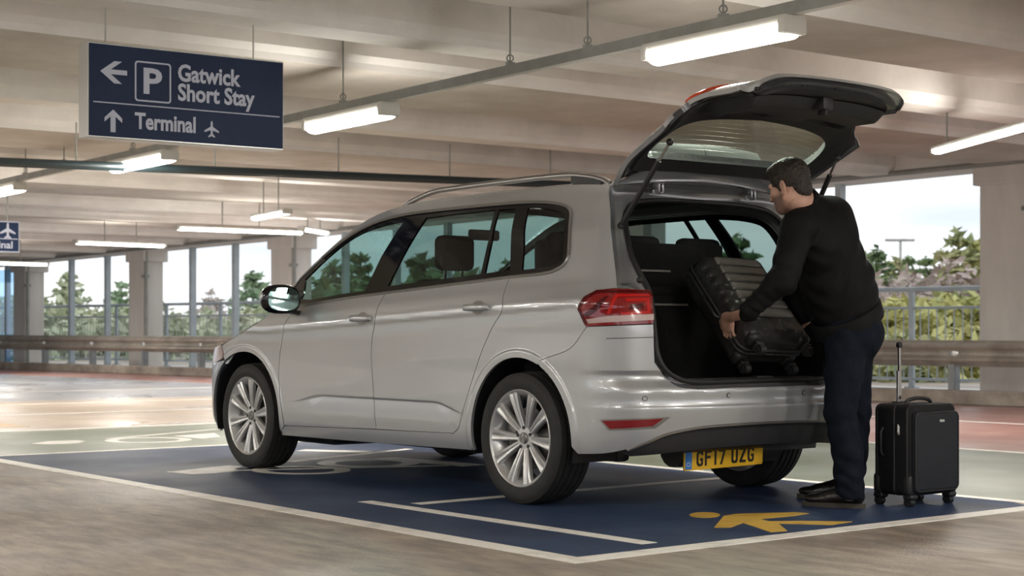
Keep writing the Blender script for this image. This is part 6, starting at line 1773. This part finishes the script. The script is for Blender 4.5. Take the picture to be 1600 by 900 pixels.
# right-hand opening
for px, top, d, w, m, lab in [(1497, 357, 44, 2.0, 'leafo', 'tallest conifer outside, just left of the right-hand column'),
                              (1527, 372, 48, 1.7, 'leafy', 'yellow-green conifer touching the right-hand column'),
                              (1368, 384, 50, 1.4, 'leafg', 'dark green conifer beside the back of the man in the jacket'),
                              (1397, 405, 56, 1.3, 'leafo', 'lower olive conifer second behind the man in the jacket'),
                              (1420, 402, 70, 1.5, 'leafg', 'small distant conifer in the middle of the right-hand opening'),
                              (1447, 400, 72, 1.4, 'leafg', 'small distant conifer left of the tallest conifer'),
                              (1340, 430, 66, 1.6, 'leafg', 'far conifer mostly hidden by the man in the jacket')]:
    p, h = at_px(px, top, d); conifer(p, h, w*1.15, M[m], lab, n=4200, size=.19)
for px, top, d, w, m, lab in [(1412, 432, 40, 2.0, 'bare', 'bare brown shrub behind the railing in the right-hand opening'),
                              (1450, 425, 42, 2.0, 'bare', 'bare pinkish shrub below the small distant conifer'),
                              (1390, 470, 33, 1.5, 'leafy', 'yellow-green bush behind the railing beside the man'),
                              (1430, 478, 31, 1.5, 'leafy', 'yellow-green bush behind the middle of the right-hand railing'),
                              (1475, 462, 34, 1.7, 'leafy', 'tall yellow-green bush left of the right-hand column'),
                              (1515, 450, 36, 1.8, 'leafo', 'olive bush against the right-hand column'),
                              (1455, 520, 29, 1.3, 'leafo', 'low olive bush seen under the railing'), (1400, 525, 29, 1.3, 'leafo', 'low bush seen between barrier and railing by the man'),
                              (1510, 520, 29, 1.3, 'leafy', 'low yellow bush at the foot of the right-hand column')]:
    p, h = at_px(px, top, d); bushy(p, h, w*1.1, M[m], lab, n=2600, size=.16, twigs=(m == 'bare'))
# left-hand openings and what shows through the car
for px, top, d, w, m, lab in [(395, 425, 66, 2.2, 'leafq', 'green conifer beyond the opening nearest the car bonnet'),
                              (108, 425, 74, 2.0, 'leafp', 'hazy conifer in the second opening from the left'),
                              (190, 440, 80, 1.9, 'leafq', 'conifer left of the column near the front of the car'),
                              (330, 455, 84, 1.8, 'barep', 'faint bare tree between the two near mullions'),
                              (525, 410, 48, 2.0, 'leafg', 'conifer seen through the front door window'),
                              (560, 395, 57, 2.2, 'leafg', 'tall conifer seen through the front door window'),
                              (598, 420, 66, 1.8, 'leafg', 'conifer seen through the front window beside the pillar'),
                              (660, 400, 48, 2.2, 'leafg', 'conifer seen through the rear door window'),
                              (730, 420, 58, 2.4, 'leafo', 'conifer seen behind the front headrest'),
                              (790, 410, 66, 2.4, 'leafg', 'conifer seen through the small fixed pane'),
                              (870, 420, 50, 2.4, 'leafg', 'conifer seen through the rear quarter window'),
                              (1040, 430, 52, 2.2, 'leafg', 'conifer seen through the open boot'),
                              (1150, 365, 50, 2.4, 'leafg', 'conifer seen through the far quarter window')]:
    p, h = at_px(px, top, d); conifer(p, h, w, M[m], lab, n=2200, size=.24)
for px, top, d, w, m, lab in [(85, 462, 50, 2.4, 'leafp', 'round hazy tree at the left of the second opening'), (150, 488, 57, 2.6, 'leafp', 'low olive tree behind the left railing'),
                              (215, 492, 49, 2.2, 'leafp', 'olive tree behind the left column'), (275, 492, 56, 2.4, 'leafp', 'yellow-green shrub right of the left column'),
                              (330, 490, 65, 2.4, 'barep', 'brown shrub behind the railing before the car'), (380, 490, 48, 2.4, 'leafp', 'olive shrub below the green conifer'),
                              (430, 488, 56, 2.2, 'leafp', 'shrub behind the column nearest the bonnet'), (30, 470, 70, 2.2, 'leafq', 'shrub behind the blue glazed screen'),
                              (505, 450, 42, 2.2, 'leafg', 'bush seen low through the front door window'), (580, 450, 40, 2.4, 'leafg', 'bush seen through the front window by the seat'),
                              (690, 450, 40, 2.4, 'leafg', 'bush seen below the front headrest'), (1120, 440, 46, 2.4, 'leafo', 'bush seen through the open boot'), (1010, 440, 46, 2.4, 'leafo', 'bush seen through the far rear door window')]:
    p, h = at_px(px, top, d); bushy(p, h, w, M[m], lab, n=1500, size=.22, twigs=m.startswith('bare'))
# a few more that come into view a step to the side
for px, top, d, w, m, lab in [(1640, 372, 46, 1.9, 'leafg', 'green conifer to the right of the right-hand column'), (1730, 395, 52, 2.0, 'leafo', 'olive conifer far right beyond the column'),
                              (1850, 380, 60, 2.2, 'leafg', 'dark conifer far right along the verge'), (1960, 400, 50, 2.0, 'leafo', 'last olive conifer on the right of the verge')]:
    p, h = at_px(px, top, d); conifer(p, h, w, M[m], lab, n=1800, size=.22)
for px, top, d, w, m, lab in [(1590, 470, 34, 1.7, 'leafy', 'yellow bush hidden behind the right-hand column'), (1680, 465, 36, 1.8, 'leafo', 'olive bush right of the right-hand column'), (1790, 470, 38, 1.8, 'leafy', 'yellow bush far right along the railing')]:
    p, h = at_px(px, top, d); bushy(p, h, w, M[m], lab, n=1200, size=.2)
# lamp post far outside
p = pix(1407, 376, 60); r = empty('street_lamp', (p.x, p.y, GZ)); tag(r, 'thin grey street lamp far beyond the right-hand railing', 'street lamp')
mb = MB(); mb.tube([(0, 0, 0), (0, 0, p.z-GZ)], [.09, .05], 8); mb.build('pole', M['galv'], r)
mb = MB(); mb.box((-.25, 0, p.z-GZ+.02), (.6, .2, .09), bev=.02); mb.box((.25, 0, p.z-GZ+.02), (.5, .2, .09), bev=.02); mb.build('lamp_head', M['galv'], r)
